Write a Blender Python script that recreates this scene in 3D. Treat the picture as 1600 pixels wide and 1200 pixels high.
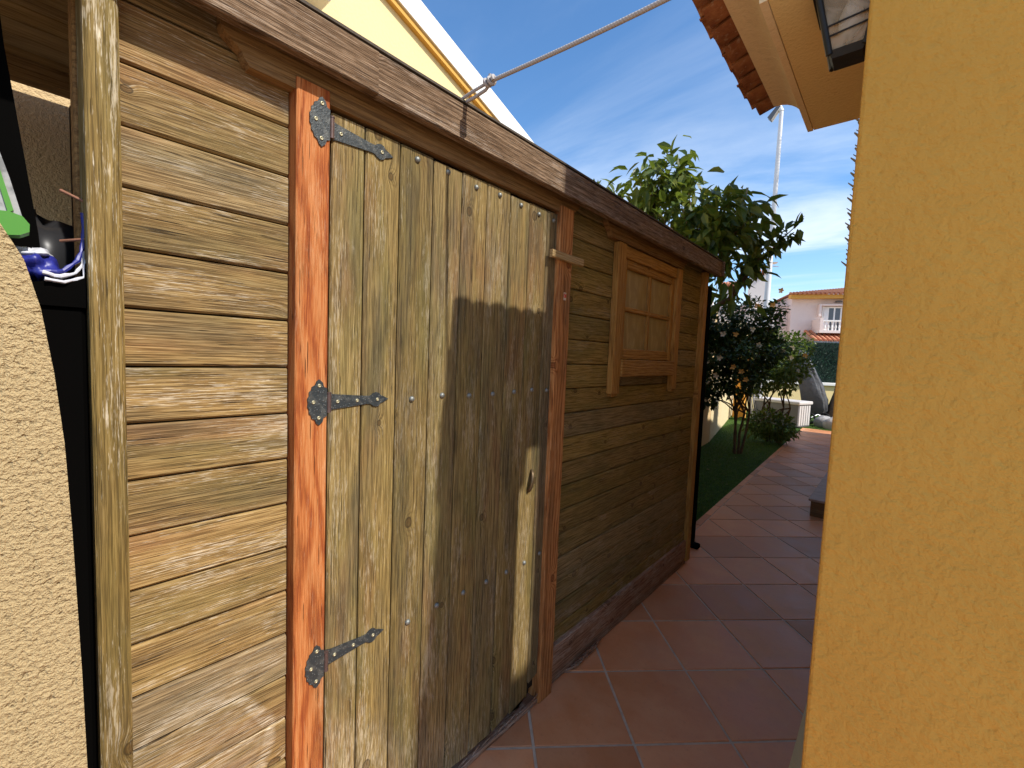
import bpy, math, random
import numpy as np
from mathutils import Vector, Matrix
R = math.radians
random.seed(7)
rng = np.random.default_rng(11)
for o in list(bpy.data.objects):
    bpy.data.objects.remove(o, do_unlink=True)
sc = bpy.context.scene
COL = sc.collection

# ------------------------------------------------------------------ camera
cam_d = bpy.data.cameras.new('camera')
cam = bpy.data.objects.new('camera', cam_d)
COL.objects.link(cam)
right = Vector((0.74763, 0.66293, 0.03957)); up = Vector((-0.07402, 0.02397, 0.99697)); fwd = Vector((-0.65997, 0.74830, -0.06699))
mw = Matrix(((right.x, up.x, -fwd.x, 1.035), (right.y, up.y, -fwd.y, 0.0), (right.z, up.z, -fwd.z, 1.42), (0, 0, 0, 1)))
cam.matrix_world = mw
cam_d.sensor_fit = 'HORIZONTAL'; cam_d.sensor_width = 36.0
cam_d.lens = 681.2 / 1600 * 36
cam_d.clip_start = 0.02; cam_d.clip_end = 2000
sc.camera = cam
sc.render.resolution_x = 1024; sc.render.resolution_y = 768

# ------------------------------------------------------------------ sun, sky, exposure
SA, SB = 0.07, 1.05                      # light comes from direction (1, SA, SB)
sdir = Vector((1, SA, SB)).normalized()
sun_d = bpy.data.lights.new('sun', 'SUN'); sun_d.energy = 2.45; sun_d.angle = R(0.9); sun_d.color = (1.0, 0.95, 0.87)
sun = bpy.data.objects.new('sun', sun_d); COL.objects.link(sun)
sun.rotation_euler = sdir.to_track_quat('Z', 'Y').to_euler()
world = bpy.data.worlds.new('World'); sc.world = world; world.use_nodes = True
wn, wl = world.node_tree.nodes, world.node_tree.links
for n in list(wn): wn.remove(n)
def wnode(t, **k):
    n = wn.new(t)
    for a, b in k.items(): setattr(n, a, b)
    return n
wout = wnode('ShaderNodeOutputWorld'); wbg = wnode('ShaderNodeBackground'); wbg.inputs['Strength'].default_value = 0.15
sky = wnode('ShaderNodeTexSky', sky_type='NISHITA', sun_disc=False)
sky.sun_elevation = math.asin(sdir.z); sky.sun_rotation = math.atan2(sdir.x, sdir.y)
sky.air_density = 1.0; sky.dust_density = 0.35; sky.ozone_density = 2.2
tc = wnode('ShaderNodeTexCoord')
sep = wnode('ShaderNodeSeparateXYZ'); wl.new(tc.outputs['Generated'], sep.inputs[0])
# project the direction on a flat cloud deck: wisps of cirrus thicken toward the horizon
den = wnode('ShaderNodeMath', operation='ADD'); wl.new(sep.outputs['Z'], den.inputs[0]); den.inputs[1].default_value = 0.12
dx = wnode('ShaderNodeMath', operation='DIVIDE'); wl.new(sep.outputs['X'], dx.inputs[0]); wl.new(den.outputs[0], dx.inputs[1])
dy = wnode('ShaderNodeMath', operation='DIVIDE'); wl.new(sep.outputs['Y'], dy.inputs[0]); wl.new(den.outputs[0], dy.inputs[1])
comb = wnode('ShaderNodeCombineXYZ'); wl.new(dx.outputs[0], comb.inputs[0]); wl.new(dy.outputs[0], comb.inputs[1])
mp = wnode('ShaderNodeMapping'); mp.inputs['Rotation'].default_value = (0, 0, R(-28)); mp.inputs['Scale'].default_value = (0.55, 1.5, 1); mp.inputs['Location'].default_value = (1.3, 0.25, 0)
wl.new(comb.outputs[0], mp.inputs[0])
cn = wnode('ShaderNodeTexNoise'); cn.inputs['Scale'].default_value = 0.75; cn.inputs['Detail'].default_value = 9; cn.inputs['Roughness'].default_value = 0.58; cn.inputs['Distortion'].default_value = 0.5
wl.new(mp.outputs[0], cn.inputs['Vector'])
cr = wnode('ShaderNodeMapRange', interpolation_type='SMOOTHSTEP'); cr.inputs[1].default_value = 0.36; cr.inputs[2].default_value = 0.64; cr.inputs[3].default_value = 0.0; cr.inputs[4].default_value = 0.95
wl.new(cn.outputs['Fac'], cr.inputs[0])
hz = wnode('ShaderNodeMapRange', interpolation_type='SMOOTHSTEP'); hz.inputs[1].default_value = 0.52; hz.inputs[2].default_value = 0.08; hz.inputs[3].default_value = 0.2; hz.inputs[4].default_value = 1.1
wl.new(sep.outputs['Z'], hz.inputs[0])
cm = wnode('ShaderNodeMath', operation='MULTIPLY', use_clamp=True); wl.new(cr.outputs[0], cm.inputs[0]); wl.new(hz.outputs[0], cm.inputs[1])
mixc = wnode('ShaderNodeMix', data_type='RGBA'); wl.new(cm.outputs[0], mixc.inputs[0])
hsv = wnode('ShaderNodeHueSaturation'); hsv.inputs['Saturation'].default_value = 1.2; hsv.inputs['Value'].default_value = .65
wl.new(sky.outputs[0], hsv.inputs['Color']); wl.new(hsv.outputs[0], mixc.inputs['A'])
mixc.inputs['B'].default_value = (3.3, 3.55, 3.85, 1)
wl.new(mixc.outputs['Result'], wbg.inputs['Color']); wl.new(wbg.outputs[0], wout.inputs[0])
sc.view_settings.view_transform = 'Standard'; sc.view_settings.look = 'None'
sc.view_settings.exposure = 1.25; sc.view_settings.gamma = 1.0; sc.view_settings.use_curve_mapping = False
sc.render.engine = 'CYCLES'
sc.cycles.use_denoising = True; sc.cycles.max_bounces = 8; sc.cycles.diffuse_bounces = 5
sc.cycles.sample_clamp_indirect = 6

# ------------------------------------------------------------------ mesh helpers
WLOC = {}
class MB:
    def __init__(s): s.v = []; s.f = []; s.sm = []
    def add(s, vs, fs, smooth=False):
        b = len(s.v); s.v += [tuple(p) for p in vs]
        for f in fs: s.f.append(tuple(i + b for i in f)); s.sm.append(smooth)
        return s
    def box(s, x0, x1, y0, y1, z0, z1):
        return s.add([(x0,y0,z0),(x1,y0,z0),(x1,y1,z0),(x0,y1,z0),(x0,y0,z1),(x1,y0,z1),(x1,y1,z1),(x0,y1,z1)],
                     [(3,2,1,0),(4,5,6,7),(0,1,5,4),(1,2,6,5),(2,3,7,6),(3,0,4,7)])
    def cbox(s, x0, x1, y0, y1, z0, z1, c=0.003):
        """box with chamfered edges"""
        vs = []; X = (x0, x1); Y = (y0, y1); Z = (z0, z1); idx = {}
        for i in (0,1):
            for j in (0,1):
                for k in (0,1):
                    sx, sy, sz = (1,-1)[i], (1,-1)[j], (1,-1)[k]
                    for a in range(3):
                        p = [X[i]+sx*c, Y[j]+sy*c, Z[k]+sz*c]; p[a] = (X[i],Y[j],Z[k])[a]
                        idx[(i,j,k,a)] = len(vs); vs.append(p)
        fs = []
        def q(*k): fs.append([idx[t] for t in k])
        for i in (0,1): q((i,0,0,0),(i,1,0,0),(i,1,1,0),(i,0,1,0)); q((0,i,0,1),(1,i,0,1),(1,i,1,1),(0,i,1,1)); q((0,0,i,2),(1,0,i,2),(1,1,i,2),(0,1,i,2))
        for i in (0,1):
            for j in (0,1):
                q((i,j,0,0),(i,j,1,0),(i,j,1,1),(i,j,0,1)); q((i,0,j,0),(i,1,j,0),(i,1,j,2),(i,0,j,2)); q((0,i,j,1),(1,i,j,1),(1,i,j,2),(0,i,j,2))
                for k in (0,1): q((i,j,k,0),(i,j,k,1),(i,j,k,2))
        return s.add(vs, fs)
    def prism(s, poly, to3, t0, t1):
        """poly 2D list extruded between t0 and t1; to3(a,b,t) -> xyz"""
        n = len(poly)
        vs = [to3(a,b,t0) for a,b in poly] + [to3(a,b,t1) for a,b in poly]
        fs = [tuple(range(n))[::-1], tuple(range(n, 2*n))] + [(i,(i+1)%n,(i+1)%n+n,i+n) for i in range(n)]
        return s.add(vs, fs)
    def tube(s, pts, rad, n=8, cap=True, smooth=True):
        pts = [Vector(p) for p in pts]; m = len(pts)
        if not hasattr(rad, '__len__'): rad = [rad]*m
        ref = None; rings = []
        for i, p in enumerate(pts):
            d = (pts[min(i+1,m-1)] - pts[max(i-1,0)]).normalized()
            if ref is None: ref = d.orthogonal().normalized()
            ref = (ref - d*ref.dot(d)).normalized(); b = d.cross(ref)
            rings.append([p + (ref*math.cos(2*math.pi*k/n) + b*math.sin(2*math.pi*k/n))*rad[i] for k in range(n)])
        vs = [q for r in rings for q in r]
        fs = [(i*n+k, i*n+(k+1)%n, (i+1)*n+(k+1)%n, (i+1)*n+k) for i in range(m-1) for k in range(n)]
        s.add(vs, fs, smooth)
        if cap: s.add(rings[0], [tuple(range(n))[::-1]]); s.add(rings[-1], [tuple(range(n))])
        return s
    def lathe(s, prof, n=16, c=(0,0,0), smooth=True):
        vs = [(c[0]+r*math.cos(2*math.pi*k/n), c[1]+r*math.sin(2*math.pi*k/n), c[2]+z) for r,z in prof for k in range(n)]
        fs = [(i*n+k, i*n+(k+1)%n, (i+1)*n+(k+1)%n, (i+1)*n+k) for i in range(len(prof)-1) for k in range(n)]
        return s.add(vs, fs, smooth)
    def mesh(s, name, origin=(0,0,0)):
        me = bpy.data.meshes.new(name)
        me.from_pydata([(a-origin[0], b-origin[1], c-origin[2]) for a,b,c in s.v], [], s.f)
        me.polygons.foreach_set('use_smooth', s.sm)
        import bmesh
        bm = bmesh.new(); bm.from_mesh(me); bmesh.ops.recalc_face_normals(bm, faces=bm.faces); bm.to_mesh(me); bm.free()
        me.update(); return me
    def build(s, name, mat, parent=None, origin=None, kind=None):
        if origin is None:
            a = np.array(s.v); origin = tuple((a.min(0)+a.max(0))/2)
        return put(name, s.mesh(name, origin), mat, origin, parent, kind=kind)
def put(name, me, mat, loc, parent=None, rot=None, kind=None):
    if mat is not None and not me.materials: me.materials.append(mat)
    o = bpy.data.objects.new(name, me); COL.objects.link(o)
    place(o, loc, parent, rot)
    if kind: o['kind'] = kind
    return o
def place(o, loc, parent=None, rot=None):
    loc = Vector(loc); WLOC[o.name] = loc
    if parent is not None:
        o.parent = parent; o.location = loc - WLOC[parent.name]
    else: o.location = loc
    if rot is not None: o.rotation_euler = rot
def thing(name, label, cat, loc, group=None):
    o = bpy.data.objects.new(name, None); COL.objects.link(o); o.empty_display_size = 0.1
    place(o, loc); return tag(o, label, cat, group)
def tag(o, label=None, cat=None, group=None, kind=None):
    if label: o['label'] = label
    if cat: o['category'] = cat
    if group: o['group'] = group
    if kind: o['kind'] = kind
    return o
def fast_mesh(name, V, F, n, mat, loc=(0,0,0), parent=None, kind=None, smooth=False):
    """V (k,3) array, F (m,n) array of faces"""
    me = bpy.data.meshes.new(name); V = np.asarray(V, np.float32) - np.array(loc, np.float32); F = np.asarray(F, np.int32)
    me.vertices.add(len(V)); me.vertices.foreach_set('co', V.ravel())
    me.loops.add(F.size); me.loops.foreach_set('vertex_index', F.ravel())
    me.polygons.add(len(F)); me.polygons.foreach_set('loop_start', np.arange(0, F.size, n, dtype=np.int32)); me.polygons.foreach_set('loop_total', np.full(len(F), n, np.int32))
    me.polygons.foreach_set('use_smooth', np.full(len(F), smooth)); me.update(calc_edges=True); me.validate()
    return put(name, me, mat, loc, parent, kind=kind)

# ------------------------------------------------------------------ material helpers
class G:
    def __init__(s, name):
        s.m = bpy.data.materials.new(name); s.m.use_nodes = True; s.t = s.m.node_tree
        for n in list(s.t.nodes): s.t.nodes.remove(n)
        s.out = s.t.nodes.new('ShaderNodeOutputMaterial'); s.p = s.t.nodes.new('ShaderNodeBsdfPrincipled')
        s.t.links.new(s.p.outputs[0], s.out.inputs[0])
    def n(s, typ, ins=None, out=0, **props):
        k = s.t.nodes.new('ShaderNode'+typ)
        for a, b in props.items(): setattr(k, a, b)
        for a, b in (ins or {}).items(): s.set(k.inputs[a], b)
        return k.outputs[out]
    def set(s, inp, v):
        if isinstance(v, bpy.types.NodeSocket): s.t.links.new(v, inp)
        elif isinstance(v, (tuple, list)) and len(v) == 3 and inp.type == 'RGBA': inp.default_value = (*v, 1)
        else: inp.default_value = v
    def M(s, op, a, b=None, c=None, clamp=False):
        i = {0: a}
        if b is not None: i[1] = b
        if c is not None: i[2] = c
        return s.n('Math', i, operation=op, use_clamp=clamp)
    def sm(s, x, a, b, lo=0.0, hi=1.0):
        return s.n('MapRange', {0: x, 1: a, 2: b, 3: lo, 4: hi}, interpolation_type='SMOOTHSTEP')
    def vec(s, x, y, z): return s.n('CombineXYZ', {0: x, 1: y, 2: z})
    def mul(s, v, sc3): return s.n('VectorMath', {0: v, 1: sc3}, operation='MULTIPLY')
    def noise(s, v, scale=1, detail=3, rough=.55, dist=0, out=0): return s.n('TexNoise', {'Vector': v, 'Scale': scale, 'Detail': detail, 'Roughness': rough, 'Distortion': dist}, out=out)
    def mix(s, f, a, b, mode='MIX'):
        k = s.t.nodes.new('ShaderNodeMix'); k.data_type = 'RGBA'; k.blend_type = mode
        s.set(k.inputs[0], f); s.set(k.inputs[6], a); s.set(k.inputs[7], b); return k.outputs[2]
    def ramp(s, f, stops):
        k = s.t.nodes.new('ShaderNodeValToRGB'); e = k.color_ramp.elements
        while len(e) < len(stops): e.new(0.5)
        for el, (p, c) in zip(e, stops): el.position = p; el.color = (*c, 1)
        s.set(k.inputs[0], f); return k.outputs[0]
    def bump(s, h, dist, strength=1.0, normal=None):
        i = {'Height': h, 'Distance': dist, 'Strength': strength}
        if normal is not None: i['Normal'] = normal
        return s.n('Bump', i)
    def fin(s, col, rough=.7, normal=None, spec=.3, metal=0.0, **kw):
        s.set(s.p.inputs['Base Color'], col); s.set(s.p.inputs['Roughness'], rough); s.set(s.p.inputs['Specular IOR Level'], spec); s.set(s.p.inputs['Metallic'], metal)
        if normal is not None: s.set(s.p.inputs['Normal'], normal)
        for a, b in kw.items(): s.set(s.p.inputs[a.replace('_',' ')], b)
        return s.m
    def obj(s): return s.n('TexCoord', out=3)
    def rnd(s): return s.n('ObjectInfo', out=5)
    def pos(s): return s.n('NewGeometry', out=0)

def wood(name, axis, dark, mid, light, tint=(.2,.14,.05), tint_amt=.5, scrape=(.62,.55,.42), scrape_amt=.35, stain=None, stain_amt=0.0,
         ring_f=120, ring_amt=.5, knot=1.0, rough=.78, bump=.0011, vary=.35, crack=.5, wear=None, swirl=1.0, grime=0.0):
    g = G(name); tcx = g.obj(); r = g.rnd(); sp = g.n('SeparateXYZ', {0: tcx}); X, Y, Z = sp.node.outputs
    u, v = (Y, Z) if axis == 'Y' else (Z, Y)
    if axis == 'X': u, v = X, g.M('ADD', Y, Z)
    w = X if axis != 'X' else Y
    r2 = g.n('TexWhiteNoise', {1: r}, noise_dimensions='1D')
    u = g.M('ADD', u, g.M('MULTIPLY', r, 31.7)); v = g.M('ADD', v, g.M('MULTIPLY', r2, 17.3))
    P = g.vec(u, v, w)
    slow = g.noise(g.mul(P, (1.3, 7, 7)), 1, 2)
    slow2 = g.noise(g.mul(P, (2.4, 16, 9)), 1, 3)
    # knots
    Ps = g.mul(g.vec(u, v, 0.0), (3.1, 8.5, 1))
    vo = g.t.nodes.new('ShaderNodeTexVoronoi'); vo.voronoi_dimensions = '2D'; g.set(vo.inputs['Vector'], Ps); vo.inputs['Scale'].default_value = 1
    dv = g.n('VectorMath', {0: Ps, 1: vo.outputs['Position']}, operation='SUBTRACT')
    dv = g.mul(dv, (1/3.1*.72, 1/8.5, 0)); rho = g.n('VectorMath', {0: dv}, out=1, operation='LENGTH')
    kc = g.n('SeparateColor', {0: vo.outputs['Color']}); has = g.M('GREATER_THAN', kc, 1 - .46*knot)
    size = g.M('MULTIPLY_ADD', kc.node.outputs[1], .006, .0045)
    q = g.M('DIVIDE', rho, size)
    kmask = g.M('MULTIPLY', g.sm(q, 1.25, .8), has)
    halo = g.M('MULTIPLY', g.M('EXPONENT', g.M('MULTIPLY', g.M('MULTIPLY', q, q), -.16)), has)
    # rings
    ph = g.M('ADD', g.M('MULTIPLY', v, ring_f), g.M('MULTIPLY', slow, ring_f*.085*swirl))
    ph = g.M('ADD', ph, g.M('MULTIPLY', halo, 3.2)); ph = g.M('ADD', ph, g.M('MULTIPLY', slow2, 1.6))
    ring = g.M('SINE', g.M('MULTIPLY', ph, 6.283)); ring = g.M('MULTIPLY_ADD', ring, .5, .5); ring = g.M('POWER', ring, 1.7)
    kr = g.M('MULTIPLY_ADD', g.M('SINE', g.M('MULTIPLY', q, 9.0)), .5, .5)
    ring = g.n('Mix', {0: kmask, 2: ring, 3: kr})
    vb = g.M('ADD', v, g.M('MULTIPLY', halo, .012)); vb = g.M('ADD', vb, g.M('MULTIPLY', slow2, .003)); Pb = g.vec(u, vb, w)
    f1 = g.noise(g.mul(Pb, (13, 430, 330)), 1, 2, .6)
    f2 = g.noise(g.mul(Pb, (4.5, 210, 95)), 1, 3, .7)
    gr = g.M('ADD', g.M('MULTIPLY', ring, ring_amt), g.M('MULTIPLY', g.sm(f2, .3, .7), 1 - ring_amt))
    gr = g.M('ADD', g.M('MULTIPLY', gr, .55), g.M('MULTIPLY', g.sm(f1, .32, .68), .45))
    gr = g.sm(gr, .05, .98)
    col = g.ramp(gr, [(0, light), (.5, mid), (1, dark)])
    t = g.sm(g.noise(g.mul(P, (1.9, 9, 9)), 1, 4, .6), .42, .66)
    col = g.mix(g.M('MULTIPLY', t, tint_amt), col, g.mix(gr, [c*1.25 for c in tint], [c*.6 for c in tint]))
    if stain is not None:
        t2 = g.sm(g.noise(g.mul(P, (1.1, 5, 5)), 1.7, 4, .6), .5, .7)
        col = g.mix(g.M('MULTIPLY', t2, stain_amt), col, g.mix(gr, stain, [c*.55 for c in stain]))
    s1 = g.noise(g.mul(Pb, (24, 430, 210)), 1, 3, .7); s2 = g.noise(g.mul(P, (2.2, 14, 14)), 1.3, 3)
    scr = g.sm(g.M('ADD', s1, g.M('MULTIPLY', s2, .7)), .93, 1.04)
    col = g.mix(g.M('MULTIPLY', scr, scrape_amt), col, scrape)
    if wear is not None: col = g.mix(g.M('MULTIPLY', g.M('MULTIPLY', wear(g), g.sm(s1, .40, .62)), .75), col, scrape)
    if grime: col = g.mix(g.M('MULTIPLY', g.sm(g.noise(g.mul(P, (1.5, 11, 8)), 1.2, 5, .65), .44, .68), grime), col, g.mix(gr, (.085,.07,.042), (.03,.024,.015)))
    c1 = g.noise(g.mul(Pb, (8, 250, 60)), 1.1, 2, .5); ck = g.M('MULTIPLY', g.sm(c1, .335, .28), crack)
    col = g.mix(ck, col, [c*.18 for c in dark])
    col = g.mix(g.M('MULTIPLY', kmask, .62), col, [dark[0]*.75, dark[1]*.6, dark[2]*.5])
    kedge = g.M('MULTIPLY', g.M('MULTIPLY', g.sm(q, .8, 1.1), g.sm(q, 1.45, 1.1)), has)
    col = g.mix(g.M('MULTIPLY', kedge, .75), col, [c*.3 for c in dark])
    r3 = g.n('TexWhiteNoise', {1: g.M('ADD', r, 3.3)}, noise_dimensions='1D')
    if vary > .2: col = g.mix(g.M('MULTIPLY', g.sm(r3, .55, 1.0), .38), col, g.mix(gr, (.30,.25,.18), (.085,.066,.042)))
    br = g.M('MULTIPLY_ADD', r2, vary, 1 - vary*.5)
    col = g.n('VectorMath', {0: col, 3: br}, operation='SCALE')
    h = g.M('ADD', g.M('MULTIPLY', gr, -.75), g.M('ADD', g.M('MULTIPLY', f1, -.5), g.M('MULTIPLY', ck, -1.6)))
    nb = g.bump(h, bump, 1.0)
    return g.fin(col, g.M('MULTIPLY_ADD', gr, .12, rough-.06), nb, .28)

def stucco(name, col, col2, scale=55, bump=.006, blotch=.25, rough=.9, pit=.35, dark=.12):
    g = G(name); P = g.pos()
    a = g.noise(P, scale, 3, .5); b = g.noise(P, scale*2.9, 3, .6)
    pits = g.sm(g.noise(P, scale*.8, 2, .5), .40, .22)
    h = g.M('ADD', g.M('MULTIPLY', a, 1.0), g.M('MULTIPLY', b, .45)); h = g.M('SUBTRACT', h, g.M('MULTIPLY', pits, pit))
    big = g.sm(g.noise(P, 2.3, 5, .6), .35, .7)
    c = g.mix(g.M('MULTIPLY', big, blotch), col, col2)
    c = g.mix(g.M('MULTIPLY', g.sm(g.M('ADD', a, g.M('MULTIPLY', b, .3)), .58, .42), dark), c, [x*.55 for x in col])
    return g.fin(c, rough, g.bump(h, bump), .2)

def plain(name, col, rough=.6, spec=.3, metal=0.0, nscale=0, namt=.2, bump=0.0, bscale=120, var=0.0):
    g = G(name); c = col
    if nscale:
        P = g.obj(); c = g.mix(g.M('MULTIPLY', g.sm(g.noise(P, nscale, 5, .6), .35, .7), namt), col, [x*.5 for x in col])
    if var:
        c = g.n('VectorMath', {0: c if nscale else g.n('RGB'), 3: g.M('MULTIPLY_ADD', g.rnd(), var, 1-var*.5)}, operation='SCALE')
        if not nscale: c.node.inputs[0].links[0].from_node.outputs[0].default_value = (*col, 1)
    nb = g.bump(g.noise(g.obj(), bscale, 4), bump) if bump else None
    return g.fin(c, rough, nb, spec, metal)

def leaf_mat(name, c1, c2, c3, trans=.35, rough=.42):
    g = G(name); P = g.pos()
    n1 = g.noise(P, 3.1, 2); n2 = g.n('TexWhiteNoise', {0: g.n('VectorMath', {0: g.mul(P, (9, 9, 9))}, operation='FLOOR')}, noise_dimensions='3D')
    c = g.mix(g.sm(n1, .38, .62), c1, c2); c = g.mix(g.M('MULTIPLY', g.sm(n2, .6, 1.0), .7), c, c3)
    g.fin(c, rough, None, .35)
    tr = g.n('BsdfTranslucent', {0: g.mix(.5, c, [c3[0]*1.3, c3[1]*1.5, c3[2]*.8])}); ms = g.n('MixShader', {0: trans, 1: g.p.outputs[0], 2: tr})
    g.t.links.new(ms, g.out.inputs[0]); return g.m

# ------------------------------------------------------------------ materials
def wear_arc(g):
    s = g.n('SeparateXYZ', {0: g.pos()}); Y, Z = s.node.outputs[1], s.node.outputs[2]
    n = g.M('MULTIPLY_ADD', g.noise(g.pos(), 9, 3), .05, -.025)
    d = g.M('SQRT', g.M('ADD', g.M('POWER', g.M('ABSOLUTE', g.M('SUBTRACT', Y, .215)), 2), g.M('POWER', g.M('ABSOLUTE', g.M('SUBTRACT', Z, .515)), 2)))
    d = g.M('ADD', d, n)
    band = g.sm(g.M('ABSOLUTE', g.M('SUBTRACT', d, .147)), .022, .004)
    return g.M('MAXIMUM', band, g.M('MULTIPLY', g.sm(d, .15, .12), .42))
def wear_door(g):
    s = g.n('SeparateXYZ', {0: g.pos()}); Y, Z = s.node.outputs[1], s.node.outputs[2]
    n = g.M('MULTIPLY_ADD', g.noise(g.pos(), 6, 4), .3, -.15)
    d = g.M('ADD', g.M('ADD', g.M('MULTIPLY', Y, .8), Z), n)
    return g.M('MULTIPLY', g.sm(d, .95, .82), .42)
def wear_post(g):
    n = g.noise(g.mul(g.pos(), (30, 55, 9)), 1, 4, .62)
    return g.M('MULTIPLY', g.sm(n, .6, .66), .9)
def wear_low(g):
    s = g.n('SeparateXYZ', {0: g.pos()})
    n = g.noise(g.mul(g.pos(), (5, 5, 16)), 1, 4, .6)
    return g.M('MULTIPLY', g.sm(g.M('SUBTRACT', n, g.M('MULTIPLY', s.node.outputs[2], .22)), .44, .56), .7)
W_SID = wood('weathered siding', 'Y', (.095,.054,.017), (.235,.142,.047), (.35,.232,.09), tint=(.17,.125,.04), tint_amt=.6, scrape=(.64,.55,.41), scrape_amt=.5, stain=(.36,.16,.07), stain_amt=.4, ring_f=80, ring_amt=.14, vary=.32, crack=.85, grime=.5, wear=wear_arc)
W_SIDR = wood('shaded olive siding', 'Y', (.10,.064,.014), (.25,.165,.04), (.35,.235,.07), tint=(.17,.13,.03), tint_amt=.7, scrape=(.5,.42,.3), scrape_amt=.2, ring_f=70, ring_amt=.3, vary=.3, wear=wear_low)
W_DOOR = wood('weathered door board', 'Z', (.078,.05,.015), (.185,.122,.037), (.28,.195,.068), tint=(.145,.115,.034), tint_amt=.75, scrape=(.55,.47,.33), scrape_amt=.4, stain=(.2,.085,.035), stain_amt=.5, ring_f=70, ring_amt=.22, vary=.35, crack=.8, grime=.6, wear=wear_door)
W_ORNG = wood('orange stained post', 'Z', (.22,.045,.011), (.41,.122,.028), (.49,.2,.068), tint=(.37,.105,.024), tint_amt=.4, scrape=(.62,.42,.24), scrape_amt=.22, stain=(.17,.09,.03), stain_amt=.35, ring_f=30, ring_amt=.78, vary=.1, crack=.9, knot=.6, swirl=3.0)
W_JAMB = wood('brown orange jamb', 'Z', (.2,.06,.015), (.42,.165,.045), (.54,.25,.085), tint=(.34,.13,.035), tint_amt=.5, scrape=(.6,.42,.24), scrape_amt=.25, stain=(.09,.045,.016), stain_amt=.5, ring_f=60, ring_amt=.7, vary=.1, crack=1)
W_POST = wood('peeling yellow post', 'Z', (.09,.055,.014), (.195,.125,.034), (.28,.19,.062), tint=(.17,.125,.034), tint_amt=.6, scrape=(.72,.63,.47), scrape_amt=.45, ring_f=50, ring_amt=.25, vary=.0, knot=.3, grime=.4, wear=wear_post)
W_FASC = wood('grey brown fascia', 'Y', (.055,.031,.015), (.155,.092,.046), (.30,.205,.128), tint=(.125,.068,.03), tint_amt=.5, scrape=(.5,.42,.34), scrape_amt=.3, ring_f=60, ring_amt=.35, vary=.15, bump=.0022)
W_HEAD = wood('brown header', 'Y', (.12,.06,.02), (.22,.118,.04), (.3,.17,.06), tint=(.16,.08,.03), tint_amt=.4, scrape_amt=.05, ring_f=60, ring_amt=.5, vary=.15, crack=.1)
W_WIN = wood('window timber', 'Z', (.2,.09,.018), (.36,.178,.037), (.45,.245,.062), tint=(.28,.14,.03), tint_amt=.4, scrape=(.55,.4,.22), scrape_amt=.12, ring_f=60, ring_amt=.5, vary=.2, crack=.15, knot=.3)
W_WINY = wood('window timber rail', 'Y', (.2,.09,.018), (.36,.178,.037), (.45,.245,.062), tint=(.28,.14,.03), tint_amt=.4, scrape=(.6,.48,.3), scrape_amt=.25, ring_f=60, ring_amt=.5, vary=.2, crack=.2, knot=.3)
W_CEIL = wood('ceiling board', 'Y', (.15,.08,.03), (.3,.18,.07), (.38,.24,.1), tint=(.2,.13,.045), tint_amt=.5, scrape_amt=.05, ring_f=60, ring_amt=.4, crack=.1)
W_SKRT = wood('reddish skirting', 'Y', (.13,.06,.03), (.28,.14,.075), (.38,.22,.13), tint=(.2,.1,.055), tint_amt=.5, scrape=(.55,.45,.36), scrape_amt=.4, ring_f=60, ring_amt=.5, crack=.8, wear=wear_low)
W_LATCH = wood('light turn latch', 'Y', (.3,.17,.05), (.5,.31,.1), (.58,.4,.16), tint=(.45,.28,.09), tint_amt=.3, scrape_amt=.1, ring_f=90, crack=.1, knot=0)
W_STEP = wood('step timber', 'X', (.1,.045,.015), (.2,.1,.035), (.28,.15,.055), tint_amt=.3, scrape_amt=.1)
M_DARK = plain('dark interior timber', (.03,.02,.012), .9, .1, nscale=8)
M_BLACK = plain('black plastic and bay shade', (.0022,.002,.0018), .9, .02)  # near-black tone also paints the deep shade of the open bay
def iron():
    g = G('black hammered iron'); P = g.obj()
    vo = g.n('TexVoronoi', {'Vector': P, 'Scale': 150}); dot = g.sm(vo, .26, .1)
    c = g.mix(g.sm(g.noise(P, 60, 4), .45, .7), (.035,.042,.045), (.085,.09,.085)); c = g.mix(g.M('MULTIPLY', dot, .55), c, (.22,.23,.22))
    return g.fin(c, .48, g.bump(g.M('ADD', dot, g.noise(P, 220, 2)), .0008), .5, .35)
M_IRON = iron()
M_PIN = plain('rusty hinge pin', (.12,.075,.065), .55, .4, .4, nscale=90, namt=.6)
M_SCREW = plain('yellowed screw', (.46,.42,.27), .4, .5, .6, nscale=200, namt=.3)
M_BOLT = plain('galvanised bolt', (.24,.25,.23), .5, .5, .55, nscale=120, namt=.6)
M_FELT = plain('roof felt', (.09,.075,.06), .95, .1, nscale=30, bump=.002)
M_HANDLE = plain('worn brass handle', (.12,.08,.04), .4, .5, .6, nscale=80, namt=.5)
def pane_mat():
    g = G('milky window pane'); P = g.obj()
    n = g.sm(g.noise(g.mul(P, (1, 14, 5)), 1, 4, .6, 1.5), .42, .68)
    c = g.mix(n, (.28,.195,.078), (.40,.31,.155))
    return g.fin(c, g.M('MULTIPLY_ADD', n, .2, .3), None, .5)
M_PANE = pane_mat()
M_RED = plain('sticker red', (.55,.035,.02), .5); M_STWH = plain('sticker white', (.6,.5,.38), .6)
M_HOUSE = stucco('ochre stucco', (.66,.365,.072), (.57,.305,.058), 62, .0055, .6, pit=.15, dark=.10)
M_HOUSEF = stucco('ochre stucco soffit', (.76,.59,.29), (.72,.54,.25), 120, .002, .3)
M_CORN = stucco('cream cornice', (.76,.6,.38), (.7,.54,.32), 60, .0025, .25)
M_BEIGE = stucco('beige rough stucco', (.50,.375,.195), (.44,.32,.16), 170, .009, .35, pit=.4, dark=.75)
M_BOUND = stucco('boundary stucco', (.68,.5,.27), (.62,.44,.22), 90, .006, .3, dark=.3)
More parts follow.
